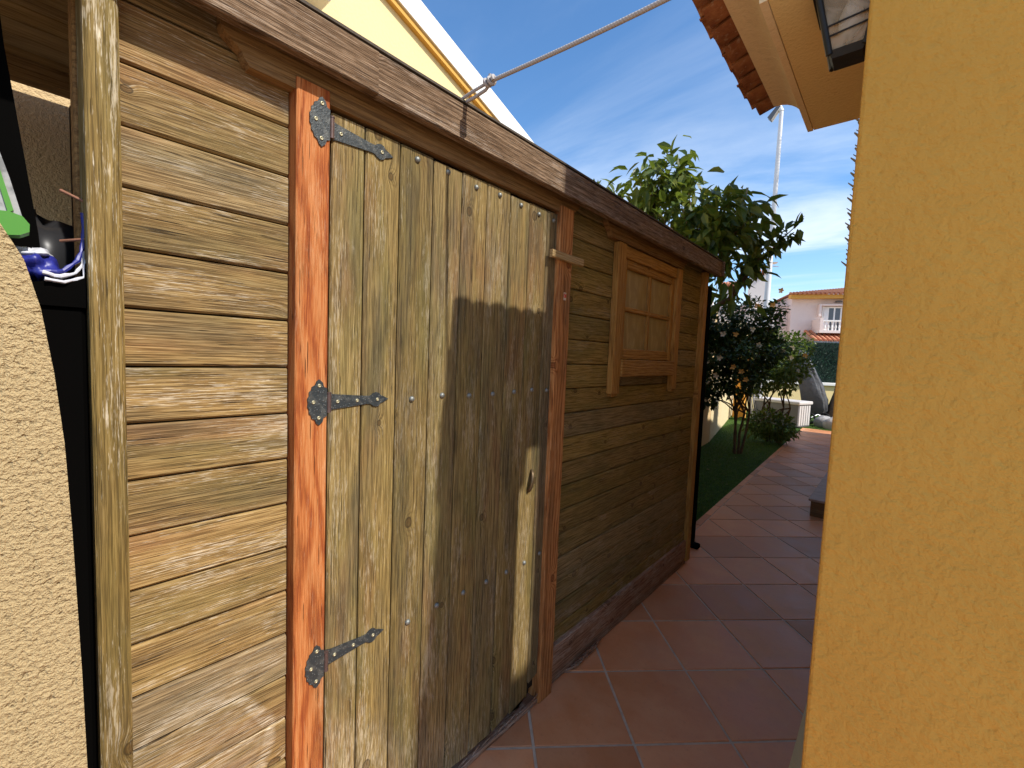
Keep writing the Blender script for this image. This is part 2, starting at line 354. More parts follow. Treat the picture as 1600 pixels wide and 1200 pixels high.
M_GARD = stucco('cream garden stucco', (.72,.6,.36), (.62,.5,.28), 20, .004, .3)
M_YEL = stucco('pale yellow stucco', (.78,.62,.31), (.75,.58,.27), 30, .003, .2)
M_WHITE = plain('white render', (.8,.78,.74), .8, .2, nscale=2, namt=.12)
M_PINK = stucco('pinkish render', (.72,.60,.55), (.66,.54,.49), 8, .002, .3)
M_PINKW = stucco('off white render', (.76,.69,.64), (.7,.62,.57), 8, .002, .3)
M_OCHR = plain('ochre moulding', (.6,.33,.07), .8)
M_ROPE = None
def rope_mat():
    g = G('grey white rope'); s = g.n('SeparateXYZ', {0: g.obj()}); X, Y, Z = s.node.outputs
    tw = g.M('SINE', g.M('ADD', g.M('MULTIPLY', X, 900), g.M('MULTIPLY', Z, 500)))
    c = g.mix(g.M('MULTIPLY_ADD', tw, .15, .4), (.46,.43,.41), (.34,.31,.3)); return g.fin(c, .9, g.bump(tw, .0002), .1)
M_ROPE = rope_mat()
def tile_mat():
    g = G('terracotta floor tile'); P = g.obj(); r = g.rnd(); W = g.pos()
    Q = g.n('VectorMath', {0: P, 1: g.vec(g.M('MULTIPLY', r, 40), g.M('MULTIPLY', r, 23), 0.0)}, operation='ADD')
    a = g.sm(g.noise(Q, 5, 5, .6), .35, .7); b = g.noise(Q, 60, 4, .65); d = g.noise(W, 1.4, 4, .6)
    c = g.mix(a, (.60,.235,.09), (.66,.305,.14)); c = g.mix(g.M('MULTIPLY', g.sm(b, .55, .75), .25), c, (.25,.1,.055))
    c = g.mix(g.M('MULTIPLY', g.sm(d, .45, .7), .3), c, (.46,.29,.2))
    sp = g.sm(g.n('TexVoronoi', {'Vector': Q, 'Scale': 42}), .07, .03); c = g.mix(g.M('MULTIPLY', sp, .35), c, (.14,.07,.045))
    c = g.n('VectorMath', {0: c, 3: g.M('MULTIPLY_ADD', r, .44, .78)}, operation='SCALE')
    return g.fin(c, g.M('MULTIPLY_ADD', a, .2, .38), g.bump(g.M('ADD', b, g.noise(Q, 9, 2)), .0008), .4)
M_TILE = tile_mat()
M_GROUT = plain('sandy grout', (.60,.50,.38), .95, .1, nscale=25, namt=.45)
def lawn_mat():
    g = G('turf base'); c = g.mix(g.noise(g.pos(), 40, 4), (.03,.055,.012), (.06,.11,.025)); return g.fin(c, .95, None, .1)
M_TURF = lawn_mat()
def blade_mat():
    g = G('grass blade'); n = g.noise(g.pos(), 14, 3); c = g.mix(g.sm(n, .35, .65), (.07,.16,.026), (.14,.26,.05)); return g.fin(c, .6, None, .2)
M_BLADE = blade_mat()
M_GROUND = stucco('sandy ground', (.36,.26,.18), (.3,.21,.14), 12, .004, .4)
def rooftile(name, c1, c2):
    g = G(name); r = g.rnd(); P = g.pos()
    c = g.mix(g.sm(g.noise(P, 22, 5, .65), .35, .68), c1, c2); c = g.mix(g.M('MULTIPLY', g.sm(g.noise(P, 70, 3), .58, .7), .4), c, (.5,.36,.24))
    c = g.n('VectorMath', {0: c, 3: g.M('MULTIPLY_ADD', r, .4, .8)}, operation='SCALE')
    return g.fin(c, .85, g.bump(g.noise(P, 90, 4), .002), .15)
M_RTILE = rooftile('old clay roof tile', (.36,.15,.065), (.24,.085,.04))
M_RTILEF = rooftile('far clay roof tile', (.55,.24,.13), (.42,.16,.085))
M_BARK = plain('bark', (.16,.11,.075), .95, .1, nscale=30, namt=.6, bump=.006, bscale=60)
M_PBARK = plain('palm bark', (.22,.15,.095), .95, .1, nscale=18, namt=.6, bump=.01, bscale=30)
L_TREE = leaf_mat('broad green leaf', (.045,.085,.016), (.08,.125,.022), (.2,.22,.035), .35)
L_BUSH = leaf_mat('dark hibiscus leaf', (.024,.05,.012), (.04,.075,.017), (.07,.115,.024), .2)
L_BUSH2 = leaf_mat('mid green leaf', (.055,.10,.018), (.09,.14,.026), (.16,.2,.04), .35)
L_PALM = leaf_mat('palm frond', (.06,.085,.03), (.08,.11,.04), (.12,.13,.05), .2)
M_FLOW = plain('apricot flower', (.72,.42,.12), .6, .2); M_FLOWW = plain('pale flower', (.75,.68,.5), .6, .2)
M_LAMPB = plain('black lantern metal', (.012,.011,.010), .5, .4, .2, bump=.0008, bscale=90)
def lampglass():
    g = G('frosted lantern glass'); n = g.sm(g.noise(g.obj(), 22, 2, .5, 1.5), .4, .65); c = g.mix(n, (.36,.25,.13), (.5,.39,.26)); g.fin(c, .25, None, .5)
    ms = g.n('MixShader', {0: .45, 1: g.p.outputs[0], 2: g.n('BsdfTransparent')}); g.t.links.new(ms, g.out.inputs[0]); return g.m
M_LGLASS = lampglass()
M_POLE = plain('white painted pole', (.72,.73,.74), .4, .4); M_LHEAD = plain('grey lamp head', (.12,.13,.15), .5)
M_GREYBOX = plain('deck box shaded grey', (.17,.165,.17), .6, .3, nscale=4, namt=.2); M_LITBOX = plain('box lid and side sunlit pale', (.58,.55,.53), .6)  # body darkened like a shaded front; lid and side pale as if sunlit
M_COVER = plain('grey tarp cover', (.1,.105,.115), .55, .35, nscale=5, namt=.35, bump=.02, bscale=9)
M_RUB = plain('black rubber', (.012,.012,.012), .7); M_CHR = plain('pale metal', (.5,.5,.52), .35, .5, .7)
M_STONE = plain('pale grey stone', (.38,.37,.36), .85, .2, nscale=6, namt=.4, bump=.01, bscale=20)
M_GLASSD = plain('dark window glass', (.05,.06,.08), .12, .6); M_CURT = plain('white curtain', (.7,.68,.66), .8)
M_HEDGE = leaf_mat('dark artificial hedge', (.012,.05,.03), (.02,.07,.04), (.05,.13,.08), .1)
M_PILL = plain('orange pillar paint', (.75,.36,.06), .8, nscale=3, namt=.15)
M_BLUE = plain('blue glossy plastic', (.02,.025,.22), .42, .5, nscale=60, namt=.4); M_BAGW = plain('white woven plastic', (.62,.62,.66), .45, .4, nscale=50, namt=.25)
M_GREEN = plain('bright green plastic', (.07,.24,.03), .5, .3); M_SACK = plain('printed sack plastic', (.34,.34,.33), .4, .4, nscale=38, namt=1.6)
M_ROD = plain('reddish brown rod', (.26,.12,.075), .6, .2, nscale=40, namt=.4)

# ------------------------------------------------------------------ ground, path, lawn
MB().box(-400, 400, -400, 600, -.30, -.06).build('ground', M_GROUND, kind='structure')
def lawn_x(y): return -0.20 - (y - 3.6)*0.0385         # edge between path and lawn
YE = 12.0
path = MB().prism([(-.35,-2.5),(2.4,-2.5),(2.4,YE),(lawn_x(YE),YE),(lawn_x(3.3),3.3),(-.35,3.2)], lambda a,b,t:(a,b,t), -.06, -.0045).build('tile_path', M_GROUT, kind='structure')
TS, TA = .3753, R(45.6); ea = np.array([math.cos(TA), math.sin(TA)]); eb = np.array([-math.sin(TA), math.cos(TA)]); T0 = np.array([.407, 1.476])
def tile_poly(poly):
    m = MB(); n = len(poly); P = [Vector((a,b,0)) for a,b in poly]; c = sum(P, Vector())/n
    ins = [p + (c-p).normalized()*.0035 for p in P]
    vs = [(p.x,p.y,-.02) for p in P]+[(p.x,p.y,-.0016) for p in P]+[(p.x,p.y,0) for p in ins]
    fs = [(i,(i+1)%n,(i+1)%n+n,i+n) for i in range(n)]+[(i+n,(i+1)%n+n,(i+1)%n+2*n,i+2*n) for i in range(n)]+[tuple(range(2*n,3*n))]
    return m.add(vs, fs)
def clip(poly, nx, ny, d):
    out = []
    for i in range(len(poly)):
        a, b = poly[i], poly[(i+1)%len(poly)]; da = a[0]*nx+a[1]*ny-d; db = b[0]*nx+b[1]*ny-d
        if da >= 0: out.append(a)
        if da*db < 0: t = da/(da-db); out.append((a[0]+(b[0]-a[0])*t, a[1]+(b[1]-a[1])*t))
    return out
h = .0055/TS; corners = [(h,h),(1-h,h),(1-h,1-h),(h,1-h)]
full_me = None
for i in range(-45, 45):
    for j in range(-45, 45):
        cc = T0 + TS*((i+.5)*ea + (j+.5)*eb)
        if not (-.75 < cc[0] < 1.55 and -.4 < cc[1] < YE+.3): continue
        if cc[1] < 2.9 and cc[0] < -.28: continue
        if cc[1] > 2.2 and cc[0] > 1.035 - .0852*cc[1] + .35: continue
        poly = [tuple(T0 + TS*((i+a)*ea + (j+b)*eb)) for a,b in corners]
        pl = clip(poly, 1, .0385, -.20+.0385*3.6+.062) if cc[1] > 2.9 else poly
        if len(pl) > 2: pl = clip(pl, 0, -1, -YE)
        if len(pl) < 3: continue
        jit = random.uniform(-.0012, .0008)
        if pl == poly:
            if full_me is None: full_me = tile_poly([(p[0]-cc[0], p[1]-cc[1]) for p in poly]).mesh('tile')
            t = put('tile', full_me, M_TILE, (cc[0], cc[1], jit), path)
        else:
            t = tile_poly(pl).build('tile', M_TILE, path, origin=(cc[0], cc[1], 0)); t.location.z += jit
y = 3.25                                                   # narrow edging tiles between path and lawn
while y < YE:
    y2 = min(y + .33, YE); a0, a1 = lawn_x(y+.004), lawn_x(y2-.004)
    tile_poly([(a0, y+.004), (a0+.055, y+.004), (a1+.055, y2-.004), (a1, y2-.004)]).build('edging_tile', M_TILE, path); y = y2
lawn = MB().prism([(lawn_x(3.2), 3.2),(lawn_x(YE),YE),(6,YE),(6,19),(-8,19),(-8,12),(-1.5,3.2)], lambda a,b,t:(a,b,t), -.06, -.012).build('lawn', M_TURF, kind='structure')
def blades(n, sample, hgt, wid):
    xy = sample(n); k = len(xy); ang = rng.uniform(0, 6.283, k); le = rng.normal(0, .35, (k,2)); hh = hgt*rng.uniform(.6, 1.25, k)
    d = np.stack([np.cos(ang), np.sin(ang)], 1)*wid*.5
    b0 = np.column_stack([xy-d, np.full(k,-.014)]); b1 = np.column_stack([xy+d, np.full(k,-.014)]); tp = np.column_stack([xy+le*hh[:,None], hh-.014])
    V = np.stack([b0,b1,tp],1).reshape(-1,3); return V, np.arange(len(V)).reshape(-1,3)
def s_near(n):
    y = 3.2 + (rng.random(n)**1.5)*8.8; x = lawn_x(y) - .004 - rng.random(n)*(1.25+.12*(y-3.2)); return np.column_stack([x,y])
def s_far(n):
    return np.column_stack([rng.uniform(-3, 2.5, n), rng.uniform(YE, 16.5, n)])
V1,F1 = blades(70000, s_near, .024, .0045); V2,F2 = blades(26000, s_far, .03, .009)
gr = fast_mesh('grass', np.concatenate([V1,V2]), np.concatenate([F1, F2+len(V1)]), 3, M_BLADE, kind='stuff')
tag(gr, 'short artificial green turf beside the tiled path', kind='stuff'); gr['category'] = 'grass'

# ------------------------------------------------------------------ wooden shed
shed = thing('wooden_shed', 'weathered wooden garden shed with plank door and small four pane window', 'shed', (0, 1.6, 0))
_bc = {}
def board(name, mat, parent, axis, x0, x1, y0, y1, z0, z1, ch=.004, jit=True):
    """plank with chamfered front (+x) edges; axis = grain direction, local origin in its centre"""
    key = (axis, round(x1-x0,4), round(y1-y0,4), round(z1-z0,4), ch, mat.name)
    c = ((x0+x1)/2, (y0+y1)/2, (z0+z1)/2)
    if key not in _bc:
        T, Ly, Lz = x1-x0, y1-y0, z1-z0; m = MB()
        if axis == 'Y':
            prof = [(-T/2,-Lz/2),(T/2-ch,-Lz/2),(T/2,-Lz/2+ch),(T/2,Lz/2-ch),(T/2-ch,Lz/2),(-T/2,Lz/2)]
            m.prism(prof, lambda a,b,t:(a,t,b), -Ly/2, Ly/2)
        else:
            prof = [(-T/2,-Ly/2),(T/2-ch,-Ly/2),(T/2,-Ly/2+ch),(T/2,Ly/2-ch),(T/2-ch,Ly/2),(-T/2,Ly/2)]
            m.prism(prof, lambda a,b,t:(a,b,t), -Lz/2, Lz/2)
        _bc[key] = m.mesh(name)
    j = random.uniform(-.0012,.0012) if jit else 0
    return put(name, _bc[key], mat, (c[0]+j, c[1], c[2]), parent, rot=(0, 0, random.uniform(-.0015,.0015) if jit else 0))
# unseen panels added behind the boards to block light
MB().box(-.05, -.0205, .125, 3.09, .0, 2.06).build('backing_panel', M_DARK, shed)
MB().box(-.9, -.05, 3.03, 3.06, .0, 2.0).build('backing_panel', M_DARK, shed)
MB().box(-.9, -.05, .125, .15, .0, 2.05).build('backing_panel', M_DARK, shed)
MB().box(-.93, -.9, .12, 3.06, .0, 2.12).build('backing_panel', M_DARK, shed)
GAP = .0018
for i in range(-2, 17):                                   # left of the door
    z1 = min(1.896 - .105*i, 2.075); board('siding_board', W_SID, shed, 'Y', -.020, 0, .123, .4025, max(1.791-.105*i,.10)+GAP, z1-GAP)
board('skirting_board', W_SID, shed, 'Y', -.020, .004, .123, .4025, .004, .108)
PW = (1.90, 2.60, 1.355, 1.945)                           # window hole
for i in range(-2, 17):                                   # right of the door
    z0 = 1.8076 - .1044*i; z1 = min(z0 + .1044, 2.075)
    if z1 > PW[2]+.02 and z0 < PW[3]-.02:
        if z0 < 1.34: board('siding_board', W_SIDR, shed, 'Y', -.020, 0, PW[0]+.002, PW[1]-.002, z0+GAP, 1.36)
        board('siding_board', W_SIDR, shed, 'Y', -.020, 0, 1.44, PW[0], z0+GAP, z1-GAP); board('siding_board', W_SIDR, shed, 'Y', -.020, 0, PW[1], 3.06, z0+GAP, z1-GAP)
    else: board('siding_board', W_SIDR, shed, 'Y', -.020, 0, 1.44, 3.06, max(z0,.15)+GAP, z1-GAP)
board('skirting_board', W_SKRT, shed, 'Y', -.015, .019, 1.467, 3.07, .052, .178)
board('sole_plate', W_SKRT, shed, 'Y', -.02, .012, 1.467, 3.075, .0, .05)
# splintered strip of the sole plate
for k in range(7):
    y0 = 1.60 + k*.035 + random.uniform(-.01,.01)
    MB().tube([(.016,y0,.012),(.03+random.uniform(0,.012),y0+.05,.02+random.uniform(-.01,.015)),(.018+random.uniform(0,.02),y0+.11,.014+random.uniform(-.01,.02))],[.004,.005,.001],5,smooth=False).build('splinter', W_SKRT, shed)
# posts
board('post', W_POST, shed, 'Z', -.075, .035, .079, .1225, 0, 2.03, .005, False)
board('batten', W_HEAD, shed, 'Z', -.150, -.085, .0745, .118, 0, 2.06, .003, False)
board('post', W_ORNG, shed, 'Z', -.02, .035, .4055, .479, 0, 1.992, .003, False)
board('post', W_JAMB, shed, 'Z', -.02, .037, 1.374, 1.464, 0, 1.992, .004, False)
board('corner_post', W_WIN, shed, 'Z', -.02, .030, 3.05, 3.112, .03, 2.02, .003, False)
# header boards with shaped ends
def header(y0, y1, z0=1.969, z1=2.06, x1=.029):
    s = .05
    L = [(y0, z1), (y0, z0+.055), (y0+.006, z0+.045), (y0+.020, z0+.034), (y0+.034, z0+.024), (y0+.041, z0+.010), (y0+s, z0)]
    Rr = [(y1-(a-y0), b) for a,b in L][::-1]
    return MB().prism(L+Rr, lambda a,b,t:(t,a,b), .0015, x1).build('header_board', W_HEAD, shed)
header(.268, 1.512); header(1.742, 2.70)
# fascia in two lengths, barge board, roof deck
FB, FT, FX = 2.0135, 2.110, .080
board('fascia_board', W_FASC, shed, 'Y', .056, FX, -.75, .571, FB, FT, .003)
board('fascia_board', W_FASC, shed, 'Y', .056, FX, .5714, 3.205, FB-.0012, FT-.0012, .003)
def roof_z(x): return 2.095 + .12*(FX - x)
MB().prism([(.052, roof_z(.052)), (-.9, roof_z(-.9)), (-.9, roof_z(-.9)+.022), (.066, FT+.004), (.080, FT+.004), (.080, FT+.010), (-.91, roof_z(-.91)+.030)], lambda a,b,t:(a,t,b), -.75, 3.225).build('roof_felt', M_FELT, shed)
MB().prism([(.088, FB+.004), (.088, FT+.006), (-.91, roof_z(-.91)+.03), (-.91, roof_z(-.91)-.06), (.02, FB+.03), (.02, FB+.004)], lambda a,b,t:(a,t,b), 3.228, 3.25).build('barge_board', W_FASC, shed)
for k in range(9):                                        # underside boards seen in the open bay
    x1 = .045 - k*.104; x0 = x1 - .101
    zc = roof_z((x0+x1)/2) - .012
    b = MB().prism([(x0, roof_z(x0)-.016),(x1, roof_z(x1)-.016),(x1, roof_z(x1)-.002),(x0, roof_z(x0)-.002)], lambda a,b,t:(a,t,b), -.74, .125).build('ceiling_board', W_CEIL, shed)
board('back_beam', W_CEIL, shed, 'Y', -.90, -.85, -.75, .125, 2.137, 2.19, .003, False)
# door
DY0, DY1, DZ0, DZ1 = .488, 1.386, .035, 1.957
door = MB().box(-.02, -.0005, DY0, DY1, .06, DZ1-.004).build('door', M_DARK, shed)
seams = [DY0, .575, .676, .786, .893, 1.0, 1.110, 1.212, 1.316, DY1]
for k in range(9):
    y0, y1 = seams[k]+.0016, seams[k+1]-.0016; m = MB(); ch = .0035
    bot = DZ0 + random.uniform(-.004, .006)
    if k == 8: bot = DZ0 + .07
    # slightly ragged lower end
    prof = [(-.0,y0),(.020-ch,y0),(.020,y0+ch),(.020,(y0+y1)/2),(.020,y1-ch),(.020-ch,y1),(-.0,y1)]
    n = len(prof); top = DZ1 + random.uniform(-.003,.002)
    rag = .012 if k < 6 else .035
    vs = [(a,b,bot+random.uniform(0,rag)) for a,b in prof]+[(a,b,top) for a,b in prof]
    m.add(vs, [tuple(range(n)), tuple(range(n,2*n))]+[(q,(q+1)%n,(q+1)%n+n,q+n) for q in range(n)])
    m.build('door_board', W_DOOR, door)
def bolt_mesh():
    m = MB(); pr = [(.0, .0075), (.004, .0068), (.0072, .0045), (.0085, .001), (.0085, 0)]; n = 12
    vs = [(z, r*math.cos(2*math.pi*k/n), r*math.sin(2*math.pi*k/n)) for r,z in pr for k in range(n)]
    fs = [(i*n+k,(i+1)*n+k,(i+1)*n+(k+1)%n,i*n+(k+1)%n) for i in range(len(pr)-1) for k in range(n)]
    m.add(vs, fs, True); return m.mesh('bolt')
BM = bolt_mesh()
for z in (1.934, 1.288, .633):
    for y in (.730, .837, .946, 1.056, 1.161, 1.262, 1.352):
        put('bolt', BM, M_BOLT, (.0202, y+random.uniform(-.003,.003), z+random.uniform(-.005,.005)), door, rot=(random.uniform(0,3),0,0))
hd = MB(); arc = [(.021+.017*math.sin(math.pi*t/10)**.8, 1.281-.006*math.sin(math.pi*t/10)-.018*t/10, .988-.084*t/10) for t in range(11)]
hd.tube(arc, [.004]+[.0075]*9+[.004], 8); hd.build('handle', M_HANDLE, door)
board('threshold', M_DARK if False else W_SKRT, shed, 'Y', -.02, .03, .480, 1.374, .0, .018, .003, False)
for k in range(10):
    yy = random.uniform(.95, 1.36); MB().tube([(.022, yy, .021), (.03+random.uniform(-.006,.006), yy+random.uniform(.02,.06), .03+random.uniform(0,.015))], [.003,.001], 4, smooth=False).build('splinter', W_SKRT, shed)
# hinges
def hinge(zc, tilt):
    root = None
    half = [(0,.0535),(-.006,.049),(-.0095,.0405),(-.017,.036),(-.0185,.029),(-.0235,.024),(-.0235,.015),(-.027,.009),(-.0262,.002)]
    left = half + [(a,-b) for a,b in half[::-1]]
    rt = [(.0085,-.046),(.011,-.036),(.0185,-.033),(.0185,.033),(.011,.036),(.0085,.046)]
    plate = MB().prism([(.4585+a*1.0, zc+b) for a,b in left+rt], lambda a,b,t:(t,a,b), .0352, .0382).build('hinge', M_IRON, shed, origin=(.035,.4585,zc))
    c, s = math.cos(tilt), math.sin(tilt)
    st = [(.0,-.021),(.006,-.021),(.012,-.0185),(.10,-.0105),(.112,-.0105),(.120,-.0165),(.129,-.019),(.137,-.0165),(.142,-.010),(.150,-.0075),(.165,.0)]
    st = st + [(a,-b) for a,b in st[::-1][1:]]
    pts = [(.486+a*c-b*s, zc-.002+a*s+b*c) for a,b in st]
    MB().prism(pts, lambda a,b,t:(t,a,b), .0205, .0238).build('strap', M_IRON, plate)
    k = MB().tube([(.033,.4835,zc-.0215),(.033,.4835,zc+.0195)], .0052, 10)
    k.tube([(.033,.4835,zc-.0255),(.033,.4835,zc-.0215)], .0062, 10); k.tube([(.033,.4835,zc+.0195),(.033,.4835,zc+.0225)], .0062, 10)
    k.box(.0205,.0345,.4835,.489,zc-.0195,zc+.0175)
    k.build('knuckle', M_PIN, plate)
    def screw(x,y,z):
        n = 12; m = MB(); pr = [(.0045,0),(.0042,.0016),(.0030,.0022),(.0018,.0018),(.0016,.0004),(.0,.0003)]
        vs = [(x+zz, y+r*math.cos(2*math.pi*q/n), z+r*math.sin(2*math.pi*q/n)) for r,zz in pr for q in range(n)]
        m.add(vs, [(i*n+q,i*n+(q+1)%n,(i+1)*n+(q+1)%n,(i+1)*n+q) for i in range(len(pr)-1) for q in range(n)], True); m.build('screw', M_SCREW, plate)
    for a,b in ((0,.039),(-.0135,.001),(-.001,-.036)): screw(.0382,.4585+a,zc+b)
    for a in (.024,.075,.132):
        if zc > 1.8 and a == .075: continue
        screw(.0238,.486+a*c, zc-.002+a*s)
hinge(1.919, -.02); hinge(1.292, .0); hinge(.650, .0)
board('turn_latch', W_LATCH, shed, 'Y', .0385, .052, 1.312, 1.524, 1.787, 1.815, .002, False)
bz = 1.655
MB().box(.0372,.0378,1.415,1.431,bz-.014,bz+.016).build('sticker', M_STWH, shed)
MB().box(.0379,.0383,1.4155,1.4305,bz-.004,bz+.009).build('sticker_band', M_RED, shed)
MB().box(.0379,.0383,1.420,1.424,bz+.011,bz+.0145).build('sticker_mark', M_RUB, shed)
MB().box(.0384,.0387,1.419,1.4225,bz-.001,bz+.005).build('sticker_mark', M_STWH, shed)
# window
win = MB().box(-.03, -.024, PW[0], PW[1], PW[2], PW[3]).build('window', M_DARK, shed)
def wp(name, mat, x0,x1,y0,y1,z0,z1,c=.003): return MB().cbox(x0,x1,y0,y1,z0,z1,c).build(name, mat, win)
wp('casing', W_WIN, .001, .032, 1.850, 1.925, 1.252, 1.964); wp('casing', W_WIN, .001, .032, 2.575, 2.645, 1.252, 1.964)
wp('casing_foot', W_WIN, .001, .026, 1.858, 1.917, 1.238, 1.2515); wp('casing_foot', W_WIN, .001, .026, 2.583, 2.637, 1.238, 1.2515)
wp('top_rail', W_WINY, .0008, .024, 1.926, 2.574, 1.905, 1.962); wp('sill', W_WINY, .001, .040, 1.926, 2.574, 1.335, 1.418)
wp('stile', W_WIN, -.006, .015, 1.9265, 1.972, 1.42, 1.904); wp('stile', W_WIN, -.006, .015, 2.530, 2.5735, 1.42, 1.904)
wp('rail', W_WINY, -.006, .0145, 1.9725, 2.5295, 1.42, 1.472); wp('rail', W_WINY, -.006, .0145, 1.9725, 2.5295, 1.862, 1.904)
wp('muntin', W_WIN, -.004, .0125, 2.238, 2.262, 1.4725, 1.8615); wp('muntin', W_WINY, -.003, .0135, 1.9725, 2.2375, 1.655, 1.677); wp('muntin', W_WINY, -.003, .0135, 2.2625, 2.5295, 1.655, 1.677)
for y0,y1 in ((1.973,2.2375),(2.2625,2.529)):
    for z0,z1 in ((1.4725,1.6545),(1.6775,1.8615)): MB().box(-.003,-.0005,y0,y1,z0,z1).build('pane', M_PANE, win)

# ------------------------------------------------------------------ rope tied to the fascia
rope = thing('clothes_line', 'grey white rope knotted over the shed fascia and stretched to the house', 'rope', (.05, .838, 2.12))
KN = Vector((.171, .842, 2.137)); A0 = Vector((.060, .836, 2.124)); A1 = Vector((.060, .846, 2.119)); E1 = Vector((.985, .926, 2.185))
pts = [KN + (E1-KN)*t + Vector((0,0,-.012*math.sin(math.pi*t))) for t in [i/14 for i in range(15)]]
MB().tube(pts, .0052, 8).build('line', M_ROPE, rope)
MB().tube([A0, A0*.5+KN*.5+Vector((0,0,.002)), KN], .0042, 8).build('loop_strand', M_ROPE, rope)
MB().tube([A1, A1*.55+KN*.45+Vector((0,0,-.009)), KN+Vector((-.018,.004,-.013)), KN+Vector((-.004,.003,-.006))], .0044, 8).build('loop_strand', M_ROPE, rope)
m = MB(); hel = []
for i in range(40):
    t = i/39; a = t*6.283*2.6; ax = KN + (E1-KN).normalized()*(-.016+.034*t)
    hel.append(ax + Vector((0, math.cos(a)*.0085, math.sin(a)*.0085)))
m.tube(hel, .0048, 7); m.tube([KN+Vector((.002,0,.006)), KN+Vector((-.003,.004,.017)), KN+Vector((-.002,.002,.022))], [.005,.005,.004], 7)
m.build('knot', M_ROPE, rope)
MB().tube([A0, Vector((.045,.838,2.121)), Vector((-.05,.84,2.150)), Vector((-.12,.845,2.152))], .0044, 8).build('tail', M_ROPE, rope)

# ------------------------------------------------------------------ house on the right
house = thing('yellow_house', 'ochre yellow stucco house corner with tiled eave on the right', 'house', (1.6, 1.2, 0))
WX, WY = .953, .962
MB().prism([(WX+.006,WY),(3.2,WY),(3.2,1.282),(WX,1.282),(WX,WY+.006),(WX+.002,WY+.002)], lambda a,b,t:(a,b,t), 0, 2.099).build('wall', M_HOUSE, house)
MB().prism([(.858,.95),(.955,.95),(.955,2.075),(.858,2.075)], lambda a,b,t:(a,b,t), 0, .07).build('plinth', M_HOUSEF, house)
MB().prism([(1.05,1.322+SA*1.05),(6.5,1.322+SA*6.5),(6.5,8.2),(1.05,8.1)], lambda a,b,t:(a,b,t), 0, 4.6).build('unseen_main_block', M_HOUSE, house)  # unseen; near face cut along the sun ray to shape its shade edge
MB().prism([(1.05,8.101),(6.5,8.201),(6.5,11.6),(1.05,11.5)], lambda a,b,t:(a,b,t), 0, 3.0).build('unseen_rear_block', M_HOUSE, house)  # unseen, kept low so sun clears it onto the far bush
MB().prism([(.93,1.322+SA*.93+.02),(6.7,1.322+SA*6.7+.02),(6.7,8.3),(.93,8.2)], lambda a,b,t:(a,b,t), 4.601, 4.73).build('roof_edge', M_CORN, house)
MB().box(2.40, 2.6, 1.29, 1.55, 0, 2.69).build('sun_streak_stop', M_HOUSE, house)  # unseen block added to cut off the foot of the sun streak
EY0, EY1 = .94, 1.536
MB().prism([(.802,EY0),(WX+.05,EY0),(WX+.05,EY1),(.802,EY1)], lambda a,b,t:(a,b,t), 2.1003, 2.118).build('soffit', M_HOUSEF, house)
prof = [(.788,2.097),(.801,2.097),(.801,2.125),(.78,2.21),(.694,2.213),(.694,2.200),(.703,2.198)]
for k in range(1,9):
    t = k/9*math.pi/2; prof.append((.703+.079*math.sin(t), 2.198-.086*(1-math.cos(t))))
prof += [(.786,2.112),(.788,2.108)]
c = MB().prism(prof, lambda a,b,t:(a,t,b), EY0, EY1-.004).build('cornice', M_CORN, house)
def rz(x): return 2.205 + .33*(x-.63)
MB().prism([(.70,rz(.70)+.002),(3.2,rz(3.2)+.002),(3.2,rz(3.2)+.03),(.70,rz(.70)+.03)], lambda a,b,t:(a,t,b), EY0, 1.27).build('roof_slab', M_CORN, house)
MB().prism([(.70,rz(.70)+.001),(.98,rz(.98)+.001),(.98,rz(.98)+.031),(.70,rz(.70)+.031)], lambda a,b,t:(a,t,b), 1.2705, EY1-.006).build('roof_slab', M_CORN, house)
def barrel(r0, r1, length, up):
    n = 8; m = MB(); vs = []; sl = math.atan(.33)
    for t, r in ((0,r0),(1,r1)):
        for rr in (r, r-.008):
            for k in range(n+1):
                a = math.pi*k/n; yy = rr*math.cos(a); zz = rr*math.sin(a)*.38*(1 if up else -1); xx = t*length
                vs.append((xx*math.cos(sl)-zz*math.sin(sl), yy, xx*math.sin(sl)+zz*math.cos(sl)))
    k1 = n+1; fs = []
    for k in range(n):
        fs += [(k,k+1,2*k1+k+1,2*k1+k),(k1+k,k1+k+1,3*k1+k+1,3*k1+k),(k,k+1,k1+k+1,k1+k),(2*k1+k,2*k1+k+1,3*k1+k+1,3*k1+k)]
    fs += [(0,k1,3*k1,2*k1),(n,k1+n,3*k1+n,2*k1+n)]
    m.add(vs, fs, True); return m.mesh('roof_tile')
COV, PAN = barrel(.040,.034,.26,True), barrel(.034,.040,.26,False)
PT = .079
for row in range(4):
    for k in range(9):
        yc = EY0 + .01 + PT*k
        x0 = .632 + row*.205 + random.uniform(-.004,.004)
        if yc > 1.33 and row > 0: continue
        if yc < EY1-.03: put('roof_tile', PAN, M_RTILE, (x0+.012, yc+PT/2, rz(x0)+.004), house, rot=(0,0,random.uniform(-.02,.02)))
        put('roof_tile', COV, M_RTILE, (x0, min(yc, EY1-.035), rz(x0)+.008), house, rot=(0,0,random.uniform(-.025,.025)))
